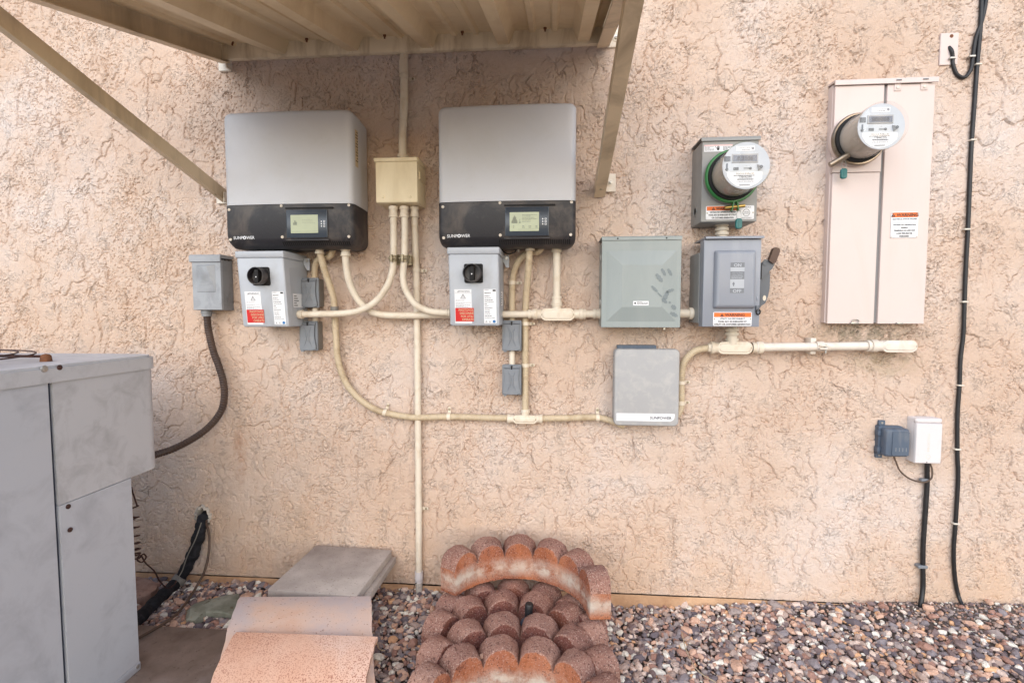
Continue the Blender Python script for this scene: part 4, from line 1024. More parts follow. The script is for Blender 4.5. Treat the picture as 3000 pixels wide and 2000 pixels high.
for pxs, w in (([(1920, 803), (1938, 826)], .007), ([(1936, 788), (1948, 808)], .0055), ([(1955, 788), (1967, 808)], .006), ([(1907, 838), (1924, 855)], .0045), ([(1940, 884), (1956, 853)], .008), ([(1950, 856), (1974, 848)], .006),
               ([(1938, 874), (1952, 888)], .006), ([(1966, 895), (1980, 905)], .008), ([(1962, 916), (1985, 926)], .007), ([(1925, 858), (1937, 870)], .0022), ([(1958, 884), (1964, 888)], .004)): blob(pxs, w)
m.build('handprint', M['smudge'], cvp, False, fix=False)
for yy, zz in ((-.06, z1-.07), (-.06, z0+.09)): MB().box(x0+.0005, x0+.0028, yy-.006, yy+.006, zz-.012, zz+.012, .0005).build('side_clip', M['steel'], t)
MB().lathe(at(1943, 962, .10), (0, -1, 0), [(0, .004), (.02, .004)], 8).build('bottom_screw', M['steel'], t)

# ---------------- safety switch
x0, x1, z0, z1 = .527, .722, 1.046, 1.351
D = .165
t = thing('safety_switch', 'blue-grey safety switch with side handle and faded ON and OFF print', 'switch box', ((x0+x1)/2, 0, z0))
MB().slab(x0-.004, x1-.010, z0+.012, z1-.040, [(.002, 0), (.118, 0), (.12, .001)], .002).build('enclosure', M['sockgrey'], t)
dr = MB().slab(x0, x1, z0, z1, [(.119, 0), (D-.003, 0), (D-.001, .0008), (D, .003)], .002).build('door', M['switchgrey'], t)
MB().prism([(.03, 0), (D+.008, .002), (D+.010, -.001), (D+.010, -.006), (.03, -.004)], lambda u, v, t_: (t_, -u, z1+.008+v), x0+.003, x1+.005).build('rain_lip', M['switchgrey'], t)
rx0, rx1, rz0, rz1 = rect(2090, 733, 2212, 904, D)
rp = MB().slab(rx0, rx1, rz0, rz1, [(D-.001, 0), (D+.004, .0005), (D+.012, .004), (D+.017, .010), (D+.018, .015)], .008, 4, 5).build('raised_panel', M['switchgrey'], dr, True, 60)
DD = D+.0186; cx = (rx0+rx1)/2+.004
def pz(py): return at(2150, py, DD).z
m = MB(); lo = MB()
for a_, b_ in ((769, 783), (795, 818), (844, 858)): quad(MB(), cx-.0235, cx+.0235, pz(b_), pz(a_), DD).build('faded_band', M['signgrey'], rp, False, fix=False)
for a_, b_ in ((783, 795), (818, 844)): quad(MB(), cx-.0235, cx+.0235, pz(b_), pz(a_), DD-.0001).build('faded_patch', M['signlight'], rp, False, fix=False)
m = MB().text('ON', cx, pz(781), .0150, DD+.0006, 'CENTER', 1.1, .0004).text('OFF', cx, pz(856.5), .0150, DD+.0006, 'CENTER', 1.1, .0004)
for i, s in enumerate(('General Duty', 'Safety Switch')): m.text(s, cx, pz(801+i*5.5), .0062, DD+.0006)
print_lines(m, cx-.02, cx+.02, pz(809), 2, .006, .002, DD+.0006, 4); m.build('print_lettering', M['signlight'], rp, False, fix=False)
m = MB(); m.lathe((cx-.012, -DD, pz(831)), (0, -1, 0), [(0, .004), (.0006, .004)], 10); quad(m, cx-.014, cx-.010, pz(838), pz(826), DD+.0004); m.build('faded_pictogram', M['signgrey'], rp, False, fix=False)
def warning_sign(rc, d, lines, parent, tsz, hdr=.30, name='warning_sign', wsz=None, cxo=0, lx=.92, ws=1.0):
    x0, x1, z0, z1 = rect(*rc, d); w, h = x1-x0, z1-z0
    s = MB().slab(x0, x1, z0, z1, [(d-.0006, 0), (d+.0007, 0), (d+.0010, .0004)], .004, 1).build(name, M['wlabel'], parent)
    zb = z1-.0018; zo = z1-h*hdr; xr = x0+w*ws
    m = quad(MB(), x0+.0025, xr-.0025, zo, zb, d+.0014); m.build('orange_band', M['orange'], s, False, fix=False)
    ws_ = wsz or (zb-zo)*.92; c_ = (x0+xr)/2
    m = MB().text('WARNING', c_+ws_*.55, zo+(zb-zo)*.17, ws_, d+.0018, 'CENTER', .95, ws_*.025)
    tx = c_-ws_*2.45; tz = zo+(zb-zo)*.46; r_ = (zb-zo)*.42
    m.add([(tx-r_, -d-.0018, tz-r_*.8), (tx+r_, -d-.0018, tz-r_*.8), (tx, -d-.0018, tz+r_*.95)], [(0,1,2)])
    step = (zo-z0-.002)/len(lines)
    for i, l in enumerate(lines): m.text(l, (x0+xr)/2+cxo, zo-step*(i+.82), tsz, d+.0018, 'CENTER', lx, tsz*.03)
    m.build('sign_lettering', M['ink'], s, False, fix=False)
    m = quad(MB(), tx-r_*.1, tx+r_*.1, tz-r_*.45, tz+r_*.35, d+.0022); m.build('sign_mark', M['orange'], s, False, fix=False)
    return s
sg = warning_sign((2089, 914, 2202, 955), D+.0005, ['UTILITY DG DISCONNECT', 'PANEL MAY BE ENERGIZED BY', 'UTILITY OR CUSTOMER GENERATION'], t, .0078, .36)
for px in (2093, 2198):
    p = at(px, 934, D); MB().lathe((p.x, -D-.0015, p.z), (0, -1, 0), [(0, .0025), (.0012, .0022)], 10).build('rivet', M['zinc'], sg)
p = at(2216, 905, D)
lt = MB().box(p.x-.004, p.x+.006, -D-.010, -D+.001, p.z-.008, p.z+.012, .001).build('latch', M['handle'], dr)
m = MB().tube([Vector((p.x+.003+.007*math.cos(a_), -D-.008, p.z-.010+.009*math.sin(a_))) for a_ in [i*2*math.pi/14 for i in range(15)]], .0024, 8, False).build('latch_ring', M['dark'], lt)
MB().box(p.x-.001, p.x+.005, -D-.002, -D+.001, p.z+.030, p.z+.044, .001).build('catch_slot', M['switchgrey'], dr)
# operating handle on the right flank
hd = lambda px, py, d=.10: at(px, py, d)
def outl(pp, d): return [(hd(a_, b_, d).x, hd(a_, b_, d).z) for a_, b_ in pp]
hb = MB().plate(outl([(2228, 770), (2246, 764), (2252, 790), (2256, 806), (2255, 840), (2250, 868), (2242, 888), (2230, 896), (2226, 902)], .10), .096, .101).build('handle_guard', M['handle'], t, False)
m = MB().lathe((hd(2239, 873, .10).x, -.1012, hd(2239, 873, .10).z), (0, -1, 0), [(0, .0058), (.0006, .0058)], 16); m.v = [(v[0], v[1], hd(2239, 873).z+(v[2]-hd(2239, 873).z)*1.7) for v in m.v]; m.build('guard_hole', M['pvc'], hb)
hv = MB().plate(outl([(2230, 818), (2231, 770), (2240, 760), (2252, 762), (2268, 772), (2262, 786)], .108), .104, .112).build('handle_arm', M['handle'], t, False)
m = MB().plate(outl([(2250, 764), (2264, 728), (2270, 725), (2280, 729), (2283, 735), (2270, 770), (2262, 773)], .112), .100, .122).build('handle_grip', M['grip'], hv, False)
MB().lathe((hd(2240, 772, .112).x, -.112, hd(2240, 772, .112).z), (0, -1, 0), [(0, .0075), (.002, .0072), (.003, .006)], 16).build('pivot', M['handle'], hv)

# ---------------- meter socket and meters
x0, x1, z0, z1 = .523, .716, 1.418, 1.712
D = .13
t = thing('meter_socket', 'grey steel meter socket box above the safety switch', 'meter box', ((x0+x1)/2, 0, z0))
MB().slab(x0, x1, z0, z1-.012, [(.002, 0), (D-.002, 0), (D, .0015)], .0015).build('body', M['sockgrey'], t)
MB().prism([(.002, .004), (D+.004, 0), (D+.006, -.003), (D+.006, -.013), (D+.001, -.013), (D+.001, -.002), (.002, 0)], lambda u, v, t_: (t_, -u, z1+v), x0-.004, x1+.005).build('hood', M['sockgrey'], t)
MB().box(x0+.058, x0+.120, -D+.02, -D+.06, z1-.001, z1+.006, .002).build('hub_plate', M['sockgrey'], t)
for r_ in (.022, .015): MB().lathe((x0-.0002, -.058, z0+.050), LF, [(0, r_), (.0012, r_), (.0012, r_-.002), (.0002, r_-.0025)], 22).build('knockout', M['sockgrey'], t)
a_ = rect(2063, 424, 2146, 444, D)
hl = MB().slab(*a_, [(D, 0), (D+.0006, 0)], 0).build('hazard_label', M['wlabel'], t, False)
m = quad(MB(), a_[0], a_[1], a_[3]-.005, a_[3]-.0003, D+.001); m.build('pink_band', M['pink'], hl, False, fix=False)
m = MB(); print_lines(m, a_[0]+.002, a_[0]+.034, a_[3]-.007, 4, .0038, .0016, D+.001, 1); print_lines(m, a_[0]+.064, a_[1]-.002, a_[3]-.007, 4, .0038, .0016, D+.001, 2)
hx0 = a_[0]+.048; hz0 = a_[2]+.004
m.lathe((hx0, -D-.001, hz0+.004), (0, -1, 0), [(0, .0045), (.0003, .0045)], 12)
for i in range(4): quad(m, hx0-.0042+i*.0024, hx0-.0026+i*.0024, hz0+.006, hz0+.013+(.002 if i in (1, 2) else 0), D+.0013)
m.add([(hx0-.012, -D-.0013, hz0+.014), (hx0-.011, -D-.0013, hz0+.015), (hx0-.005, -D-.0013, hz0+.007), (hx0-.006, -D-.0013, hz0+.006)], [(0,1,2,3)])
m.build('hand_pictogram', M['ink'], hl, False, fix=False)
sg = warning_sign((2068, 603, 2209, 643), D+.0006, ['DISTRIBUTED GENERATION METER', 'PANEL MAY BE ENERGIZED BY UTILITY', 'OR CUSTOMER GENERATION'], t, .0072, .34, ws=.70, lx=.78)
w0, w1, q0, q1 = rect(2068, 603, 2209, 643, D)
cxs, czs = w1-.027, (q0+q1)/2-.001
m = MB(); m.lathe((cxs, -D-.002, czs), (0, -1, 0), [(0, .0125), (0, .0112)], 28, False); m.text('METER', cxs, czs+.001, .0056, D+.0022).text('SOCKET', cxs, czs-.005, .0056, D+.0022, 'CENTER', .95).text('DG SOURCE', cxs, q1-.008, .0056, D+.0022).text('UTILITY SOURCE', cxs, q0+.003, .0056, D+.0022, 'CENTER', .85)
m.build('meter_mark', M['ink'], sg, False, fix=False)
for x in (w0+.004, w1-.004): MB().lathe((x, -D-.0015, czs), (0, -1, 0), [(0, .0025), (.001, .0022)], 10).build('rivet', M['zinc'], sg)

def meter(label, c, d0, d1, ringmat, serial, green):
    cx, cz = c; R = .0775
    t = thing('electric_meter', label, 'electric meter', (cx, -d0, cz), 'round glass electric meters')
    A = (0, -1, 0)
    MB().lathe((cx, -d0+.002, cz), A, [(0, .092), (.012, .092), (.020, .088), (.026, .082), (.026, .070)], 48, False).build('base_collar', M['sockgrey'] if green else M['panel'], t)
    rg = MB().lathe((cx, -d0-.012, cz), A, [(0, .082), (0, .0900), (.003, .0920), (.010, .0920), (.014, .0885), (.014, .080)], 48, False).build('sealing_ring', ringmat, t)
    MB().lathe((cx, -d0-.008, cz), A, [(0, .0835), (.026, .0835), (.028, .080), (.028, .074)], 40, False).build('gasket', M['dark'], t)
    L = d1-d0
    MB().lathe((cx, -d0-.01, cz), A, [(0, .0720), (L-.042, .0705), (L-.036, .070), (L-.036, .03)], 40, False).build('housing', M['meterbody'], t)
    DF = d1-.019
    MB().lathe((cx, -DF+.003, cz), A, [(0, .0748), (.003, .0748), (.003, .001)], 40, False).build('dial_face', M['meterface'], t)
    MB().lathe((cx, -d0-.012, cz), A, [(0, .0765), (L-.020, R), (L-.014, R-.0015), (L-.011, R-.006), (L-.011, .0005)], 56, False).build('clear_cover', M['glass'], t)
    q = DF+.0008; f = lambda u, v: (cx+u*R, cz+v*R)
    def rq(m_, u0, u1, v0, v1, dd=0): quad(m_, cx+u0*R, cx+u1*R, cz+v0*R, cz+v1*R, q+dd)
    MB().slab(cx-.58*R, cx+.47*R, cz+.12*R, cz+.48*R, [(DF, 0), (DF+.002, 0), (DF+.003, .001)], .001).build('display_frame', M['monitor'], t)
    lcdp = MB().slab(cx-.54*R, cx+.42*R, cz+.16*R, cz+.42*R, [(DF+.003, 0), (DF+.0036, 0)], 0).build('display', M['meterlcd'], t, False)
    m = MB().text('8:3106' if green else '888888', cx-.06*R, cz+.21*R, .0185, DF+.004, 'CENTER', 1.0); m.build('display_digits', M['ink'], lcdp, False, fix=False)
    m = MB(); rq(m, -.42, .33, .60, .80); top = m.build('name_strip', M['wlabel'], t, False, fix=False)
    m = MB().text('ADVANTAGE NF', cx-.03*R, cz+.70*R, .0062, q+.0004); print_lines(m, cx-.2*R, cx+.15*R, cz+.665*R, 1, .003, .0022, q+.0004, 2); m.lathe((cx+.25*R, -q-.0004, cz+.70*R), A, [(0, .0042), (.0002, .0042)], 12); m.build('strip_print', M['greyink'], top, False, fix=False)
    pts = [(-.80, -.26), (.66, -.26)] + [(.80*math.cos(a__), -.14+.80*math.sin(a__)) for a__ in [-.55-.2*i for i in range(11)]]
    pts = [(-.76, -.26), (.66, -.26), (.66, -.55), (.45, -.74), (.15, -.88), (-.12, -.90), (-.40, -.82), (-.62, -.64), (-.76, -.42)]
    lab = MB().plate([f(u, v) for u, v in pts], DF, DF+.0008).build('name_plate', M['wlabel'], t, False)
    m = MB().text('FOCUS RXRe-SD', cx-.03*R, cz-.36*R, .0078, q+.0006).text(serial, cx-.03*R, cz-.51*R, .0092, q+.0006).text('U N I S O U R C E', cx-.03*R, cz-.69*R, .0068, q+.0006)
    print_lines(m, cx-.5*R, cx+.42*R, cz-.395*R, 1, .003, .0018, q+.0006, 3)
    for i in range(26): quad(m, cx-.36*R+i*.0020, cx-.36*R+i*.0020+(.0012 if i % 3 else .0007), cz-.59*R, cz-.535*R, q+.0006)
    for i in range(18): quad(m, cx-.26*R+i*.0019, cx-.26*R+i*.0019+.0011, cz-.82*R, cz-.775*R, q+.0006)
    m.build('plate_print', M['ink'], lab, False, fix=False)
    m = MB(); rq(m, -.52, -.30, -.18, -.06); m.tube([(cx-.78*R, -q-.001, cz-.12*R), (cx-.78*R, -q-.001, cz+.10*R)], .0022, 6); m.lathe((cx-.78*R, -q, cz-.14*R), A, [(0, .005), (.002, .004)], 10)
    rq(m, -.10, .14, -.15, -.13); rq(m, -.10, .14, -.10, -.08); m.lathe((cx+.18*R, -q, cz-.115*R), A, [(0, .0045), (.002, .003)], 10); m.build('dial_marks', M['handle'], t, False)
    kb = MB().lathe((cx+.54*R, -q, cz-.08*R), A, [(0, .012), (.004, .011), (.006, .008), (.010, .007), (.010, .001)], 3, False, .5).build('reset_knob', M['monitor'], t)
    MB().lathe((cx+.56*R, -q-.006, cz-.09*R), A, [(0, .005), (.005, .005), (.005, .001)], 12, False).build('knob_cap', M['handle'], kb)
    m = MB(); rq(m, -.90, -.64, .18, .40); m.build('sensor_window', M['handle'], t, False, fix=False)
    # ring lug, bolt and seal at the bottom
    if green:
        for s in (-1, 1):
            MB().add([(cx+.012+s*.004, -d0-.012, cz-.088), (cx+.012+s*.004, -d0-.030, cz-.088), (cx+.012+s*.010, -d0-.030, cz-.120), (cx+.012+s*.010, -d0-.012, cz-.120),
                      (cx+.012+s*.008, -d0-.012, cz-.088), (cx+.012+s*.008, -d0-.030, cz-.088), (cx+.012+s*.013, -d0-.030, cz-.120), (cx+.012+s*.013, -d0-.012, cz-.120)],
                     [(0,1,2,3),(4,7,6,5),(0,4,5,1),(1,5,6,2),(2,6,7,3),(3,7,4,0)]).build('ring_lug', ringmat, rg, False)
        MB().tube([(cx-.022, -d0-.021, cz-.108), (cx+.046, -d0-.021, cz-.102)], .0062, 10).build('ring_bolt', M['brass'], rg)
        sx, sz = cx+.022, cz-.128
    else:
        ax = Vector((-.065, 0, -.066))
        b_ = Vector((cx, -d0-.022, cz))+ax*1.02
        MB().tube([b_+Vector((-.030, 0, -.022)), b_+Vector((.026, -.012, .010))], .011, 12).build('ring_barrel', ringmat, rg)
        MB().tube([b_+Vector((.022, -.010, .008)), b_+Vector((.044, -.018, .020))], .0065, 10).build('ring_bolt', M['bronze'], rg)
        sx, sz = b_.x+.012, b_.z-.018
    y_ = -d0-.034
    MB().tube([Vector((sx+.0075*math.cos(a__), y_, sz-.008+.017*math.sin(a__))) for a__ in [i*2*math.pi/16 for i in range(17)]], .0009, 5, False).build('seal_wire', M['steel'], t)
    sl = MB().slab(sx-.011, sx+.011, sz-.056, sz-.020, [(-y_-.005, .002), (-y_-.003, 0), (-y_+.003, 0), (-y_+.005, .002)], .008).build('seal_tag', M['teal'], t)
    MB().box(sx-.002, sx+.002, y_-.0062, y_-.004, sz-.052, sz-.028).build('tag_rib', M['teal'], sl, False)
    return t
p = at(2144, 517, .15); meter('round glass electric meter with green locking ring on the grey socket', (p.x, p.z), .131, .300, M['green'], '178442290', True)

# ---------------- main electric panel
x0, x1, z0, z1 = 1.011, 1.351, 1.055, 1.929
t = thing('electric_cabinet', 'tall off-white main electric panel with the second meter', 'electric panel', ((x0+x1)/2, 0, z0))
MB().slab(x0-.002, x1-.004, z0+.003, z1-.010, [(-.02, 0), (.028, 0)], .001).build('enclosure', M['panel'], t)
gx = 1.184; zsplit = at(2500, 506, .04).z
MB().slab(gx-.007, gx+.008, z0+.004, z1-.02, [(.028, 0), (.032, 0)], 0).build('center_gap', M['gap'], t)
MB().slab(x0, gx-.005, zsplit+.0008, z1-.019, [(.028, 0), (.041, 0), (.0425, .0012)], .0015).build('meter_cover', M['panel'], t)
lw = MB().slab(x0+.002, gx-.007, z0, zsplit-.0008, [(.028, 0), (.0395, 0), (.041, .0012)], .0015).build('lower_cover', M['panel'], t)
dr = MB().slab(gx+.006, x1, z0, z1-.019, [(.028, 0), (.0395, 0), (.041, .0012)], .0015).build('door', M['panel'], t)
MB().prism([(-.02, 0), (.048, -.004), (.050, -.007), (.050, -.022), (.0435, -.022), (.0435, -.010), (-.02, -.006)], lambda u, v, t_: (t_, -u, z1+.004+v), x0-.004, x1+.005).build('hood', M['panel'], t)
for px in (2630, 2708):
    p = at(px, 252, .043)
    hg = MB().slab(p.x-.011, p.x+.012, z1-.043, z1-.017, [(.0405, 0), (.0432, 0), (.0436, .0006)], .001).build('hinge_clip', M['panel'], dr)
    MB().lathe((p.x, -.0435, z1-.031), (0, -1, 0), [(0, .005), (.002, .005), (.0028, .0035)], 12).build('screw', M['cream'], hg)
    MB().box(p.x-.010, p.x+.008, -.052, -.0503, z1-.010, z1-.0065).build('chipped_edge', M['handle'], t, False)
for px, w in ((2502, .014), (2634, .011)):
    p = at(px, 945, .043); l_ = MB().box(p.x-w, p.x+w, -.050, -.041, z0-.001, z0+.005, .001).build('latch', M['steel'], lw if px < 2600 else dr)
p = at(2506, 939, .045); MB().tube([Vector((p.x+.012*math.cos(a__), -.047, p.z+.007*math.sin(a__)-.003)) for a__ in [i*math.pi/8 for i in range(-1, 10)]], .002, 6).build('hasp', M['steel'], lw)
sg = warning_sign((2610, 621, 2689, 697), .0425, ['ELECTRICAL SHOCK HAZARD', '', 'DISTRIBUTED GENERATION', 'PRESENT', 'TERMINALS ON LINE AND', 'LOAD SIDE MAY BE', 'ENERGIZED'], dr, .0068, .21)
w0, w1, q0, q1 = rect(2610, 621, 2689, 697, .0425)
for x in (w0+.003, w1-.003):
    for z in (q0+.003, q1-.003): MB().lathe((x, -.0438, z), (0, -1, 0), [(0, .0026), (.0012, .0022)], 8).build('rivet', M['steel'], sg)
p = at(2514, 409, .06); meter('round glass electric meter with steel locking ring on the off-white panel', (p.x, p.z), .043, .207, M['bronze'], '178442276', False)

# ---------------- monitoring box
x0, x1, z0, z1 = rect(1799, 1022, 1991, 1248, .09)
t = thing('monitoring_box', 'dusty grey plastic monitoring box with white logo strip below the pull box', 'electrical box', ((x0+x1)/2, 0, z0))
MB().slab(x0+.004, x1-.004, z0+.004, z1-.004, [(.010, 0), (.07, 0)], .016).build('body', M['monitor'], t)
MB().slab(x0, x1, z0, z1, [(.069, 0), (.082, 0), (.088, .003), (.090, .008)], .018, 1, 6).build('front_cover', M['monitor'], t)
MB().slab(x0+.018, x1-.075, z1-.02, z1+.010, [(.0, 0), (.03, 0)], .004).build('wall_bracket', M['telecom'], t)
sx0, sx1, sz0, sz1 = rect(1806, 1211, 1977, 1233, .0905)
m = MB().plate([(sx0, sz0), (sx1-.016, sz0), (sx1-.006, sz0+.005), (sx1-.001, sz0+.014), (sx1, sz1), (sx0, sz1)], .0898, .0908); ls = m.build('logo_strip', M['wlabel'], t, False)
MB().text('SUNPOWER', sx1-.012, sz0+.008, .0140, .0912, 'RIGHT', 1.05, .0003).build('logo_lettering', M['ink'], ls, False, fix=False)
for zz in (.03, .10, .20, .26): MB().lathe((x0+.0038, -.045, z0+zz), LF, [(0, .003), (.0015, .003)], 8).build('side_screw', M['dark'], t)

# ---------------- wall plate, cables and telecom boxes at right
px0 = at(2754, 96, .006); x0, x1, z0, z1 = rect(2754, 97, 2807, 191, .006)
t = thing('cable_plate', 'blank off-white wall plate where the upper cable enters the wall', 'wall plate', ((x0+x1)/2, 0, z0))
MB().slab(x0, x1, z0, z1, [(.000, 0), (.006, 0), (.0075, .0015)], .002).build('plate', M['panel'], t)
MB().lathe((x0+.036, -.0075, z1-.012), (0, -1, 0), [(0, .0065), (.001, .006), (.0004, .004)], 12).build('screw', M['rust'], t)
t = conduit('long black cable running from the eaves down the wall to the gravel', [at(a_, b_, .010) for a_, b_ in
     ((2877,-60),(2876,0),(2872,85),(2863,187),(2855,298),(2846,425),(2841,540),(2836,663),(2829,795),(2825,905),(2822,982),(2814,1050),(2811,1126),(2805,1220),(2805,1333),(2807,1397),(2800,1524),(2794,1609),(2797,1686))] + [at(2808, 1744, .014), atz(2824, 1782, -.01)], .0068, M['rubber'], name='cable', cat='cable')
for a_, b_ in ((2864,190),(2849,411),(2830,672),(2824,884),(2812,1128),(2803,1315),(2798,1532)):
    p = at(a_, b_, .010); cp = MB().slab(p.x-.010, p.x+.011, p.z-.003, p.z+.003, [(.002, 0), (.017, 0), (.0185, .0012)], .002).build('clip', M['cream'], t)
t = conduit('black cable looping into the blank wall plate', [at(a_, b_, .010) for a_, b_ in ((2893,-60),(2889,0),(2877,60),(2859,111),(2850,168),(2844,204),(2826,227),(2804,219),(2792,190),(2791,168))] + [at(2788, 150, .012), at(2779, 139, .004)], .0062, M['rubber'], name='cable', cat='cable')
for a_, b_ in ((2845, 167), (2788, 172)):
    p = at(a_, b_, .010); MB().slab(p.x-.011, p.x+.010, p.z-.004, p.z+.003, [(.006, 0), (.018, 0), (.019, .001)], .002).build('clip', M['steel'], t)
x0, x1, z0, z1 = rect(2682, 1226, 2761, 1358, .047)
t = thing('fiber_terminal', 'white plastic telecom box on the wall, right of the slate one', 'telecom box', ((x0+x1)/2, 0, z0))
MB().slab(x0-.001, x1+.001, z0, z1, [(.0, 0), (.030, 0), (.032, .001)], .006).build('base', M['white'], t)
MB().slab(x0, x1, z0, z1-.018, [(.031, 0), (.043, 0), (.047, .003)], .005).build('cover', M['white'], t)
MB().slab(x0, x1, z1-.0172, z1, [(.031, 0), (.040, 0), (.045, .004)], .006).build('cap', M['white'], t)
cx = (x0+x1)/2
lg = MB().text('FROSTFH', cx+.004, z0+.045, .0125, .0474, 'LEFT', 1.3, 0, math.pi/2); lg.lathe((cx, -.0474, z0+.026), (0, -1, 0), [(0, .008), (0, .0065)], 16, False); lg.build('embossed_logo', M['cream'], t, False, fix=False)
MB().lathe((cx-.004, -.047, z0+.006), (0, -1, 0), [(0, .0028), (.001, .0025)], 10).build('screw', M['greyink'], t)
x0, x1, z0, z1 = rect(2596, 1257, 2667, 1339, .055)
t = thing('telecom_box', 'slate blue plastic telecom box with wall tabs, left of the white one', 'telecom box', ((x0+x1)/2, 0, z0))
MB().slab(x0-.008, x1-.006, z0-.001, z1+.004, [(.0, 0), (.022, 0), (.024, .002)], .006).build('base', M['telecom'], t)
MB().slab(x0-.002, x1, z0, z1, [(.024, 0), (.046, 0), (.053, .004), (.055, .009)], .010).build('lid', M['telecom'], t)
MB().slab(x0+.020, x1-.004, z0+.006, z1-.008, [(.0545, 0), (.0575, .001)], .004).build('raised_panel', M['telecom'], t)
m = MB()
for i, s in enumerate((0, 1, 2, 3)): quad(m, x0+.032+i*.012, x0+.035+i*.012, z0+.022, z0+.036, .0579)
m.build('worn_marks', M['boxgrey'], t, False, fix=False)
for xx, zz in ((x0+.010, z1+.014), (x0+.004, z0-.006)):
    tb = MB().slab(xx-.011, xx+.012, zz-.010, zz+.009, [(.0, 0), (.010, 0), (.011, .001)], .003).build('wall_tab', M['telecom'], t)
    MB().lathe((xx, -.011, zz), (0, -1, 0), [(0, .004), (.002, .0035)], 10).build('screw', M['steel'], tb)
for zz in (z0+.020, z1-.022): MB().box(x0-.014, x0-.002, -.030, -.008, zz-.010, zz+.010, .002).build('hinge', M['telecom'], t)
conduit('thick black cable from the white telecom box down into the gravel', [at(2716, 1352, .020), at(2716, 1378, .016), at(2716, 1418, .013), at(2712, 1482, .013), at(2704, 1609, .013), at(2704, 1716, .014), atz(2697, 1772, -.01), atz(2696, 1782, -.03)], .0082, M['rubber'], name='cable', cat='cable')
t = conduit('thin brown wire looped between the slate and white telecom boxes', [at(2619, 1338, .02), at(2624, 1350, .02), at(2638, 1380, .022), at(2668, 1403, .026), at(2706, 1412, .030), at(2728, 1401, .028), at(2731, 1376, .024), at(2725, 1358, .02)], .0030, M['thinwire'], name='wire', cat='wire')
p = at(2702, 1405, .022); MB().box(p.x-.006, p.x+.022, p.y-.004, p.y+.012, p.z-.006, p.z+.004, .002).build('clip', M['boxgrey'], t)
p = at(2704, 1657, .012); tag(MB().slab(p.x-.024, p.x+.011, p.z-.006, p.z+.006, [(.002, 0), (.022, 0), (.024, .002)], .004).build('cable_clip', M['boxgrey']), 'dark screwed clip holding the thick black cable low on the wall', 'clip')

# ================================================================== YARD THINGS
# concrete pad and condenser
pd = MB().box(-2.5, -0.93, -1.9, -0.352, -0.16, -0.030, .006).build('condenser_pad', M['pad'])
tag(pd, 'stained concrete pad under the air conditioner', 'pad')
XF, YB, ZB, ZT = -1.300, -0.440, -0.030, 0.960
t = thing('air_conditioner', 'chalky grey air conditioning condenser at the left edge', 'air conditioner', (-1.8, -.95, ZB))
def plan(poly, z0, z1): return MB().prism(poly, lambda u, v, t_: (u, v, t_), z0, z1)
def arc(cx, cy, r, a0, a1, n=7): return [(cx+r*math.cos(math.radians(a0+(a1-a0)*i/n)), cy+r*math.sin(math.radians(a0+(a1-a0)*i/n))) for i in range(n+1)]
SY = -.802; ZM = .588
plan([(-1.60, SY+.006), (XF, SY+.006)] + arc(XF-.05, YB-.05, .05, 0, 90) + [(-1.60, YB)], ZM, .918).build('corner_panel', M['ac2'], t)
lp = plan([(-1.42, SY+.006), (XF+.002, SY+.006), (XF+.002, -.570), (XF-.004, -.563), (XF-.030, -.563), (-1.42, -.60)], ZB+.028, ZM-.0015).build('service_panel', M['ac'], t)
plan([(-1.60, SY-.006), (-1.60, -1.43), (XF-.05, -1.43)] + arc(XF-.05, -1.38, .05, -90, 0) + [(XF, SY-.006)], ZB+.026, .918).build('side_panel', M['ac'], t)
plan([(-1.55, SY-.0055), (XF-.008, SY-.0055), (XF-.008, SY+.0055), (-1.55, SY+.0055)], ZB+.03, .917).build('panel_seam', M['seam'], t, False)
MB().box(-2.28, -1.55, -1.42, -.50, ZB+.02, .917, .01).build('coil_case', M['ac'], t)
o_ = [(-2.29, -1.437), (XF-.05, -1.437)] + arc(XF-.05, -1.380, .057, -90, 0) + arc(XF-.05, YB-.05, .057, 0, 90) + [(-2.29, YB+.007)]
m = MB().prism(o_, lambda u, v, t_: (u, v, t_), .916, .953); ins = [((u+1.78)*.985-1.78, (v+.95)*.985-.95) for u, v in o_]
m.prism(ins, lambda u, v, t_: (u, v, t_), .9532, .960); m.build('top_cap', M['ac2'], t)
MB().box(-2.28, XF+.004, -1.42, -.567, ZB+.001, ZB+.027, .002).build('base_pan', M['ac'], t)
def onx(px, py, x):
    r_ = _cf*CAM_F + _cr*(px-1500) + _cu*(1000-py); return CAM_P + r_*(x/r_.x)
for px, py, mt, rd in ((128, 1080, 'steel', .009), (173, 1076, 'darkrust', .007), (203, 1483, 'darkrust', .0065), (207, 1551, 'darkrust', .0065), (405, 1951, 'steel', .006)):
    p = onx(px, py, XF+.006); MB().lathe((XF+(.0065 if py < 1100 else (.002 if py < 1500 else .0035)), p.y, p.z), RT, [(0, rd), (.0025, rd), (.004, rd*.6)], 12).build('screw', M[mt], t)
gc = Vector((-1.74, -.93, .988))
m = MB()
for i in range(9):
    r_ = .07+.037*i; m.tube([gc+Vector((r_*math.cos(a_), r_*math.sin(a_), .012-.02*(r_/.37)**2)) for a_ in [k_*2*math.pi/56 for k_ in range(57)]], .0022, 5, False)
for i in range(6):
    a_ = i*math.pi/3+.62; m.tube([gc+Vector((.03*math.cos(a_), .03*math.sin(a_), .008)), gc+Vector((.40*math.cos(a_), .40*math.sin(a_), -.014))], .004, 6)
fg = m.build('fan_guard', M['darkrust'], t)
a_ = .62; p = gc+Vector((.395*math.cos(a_), .395*math.sin(a_), -.028)); MB().lathe(p, UP, [(0, .014), (.016, .012), (.020, .008), (.022, .001)], 12).build('bolt', M['rust'], t)

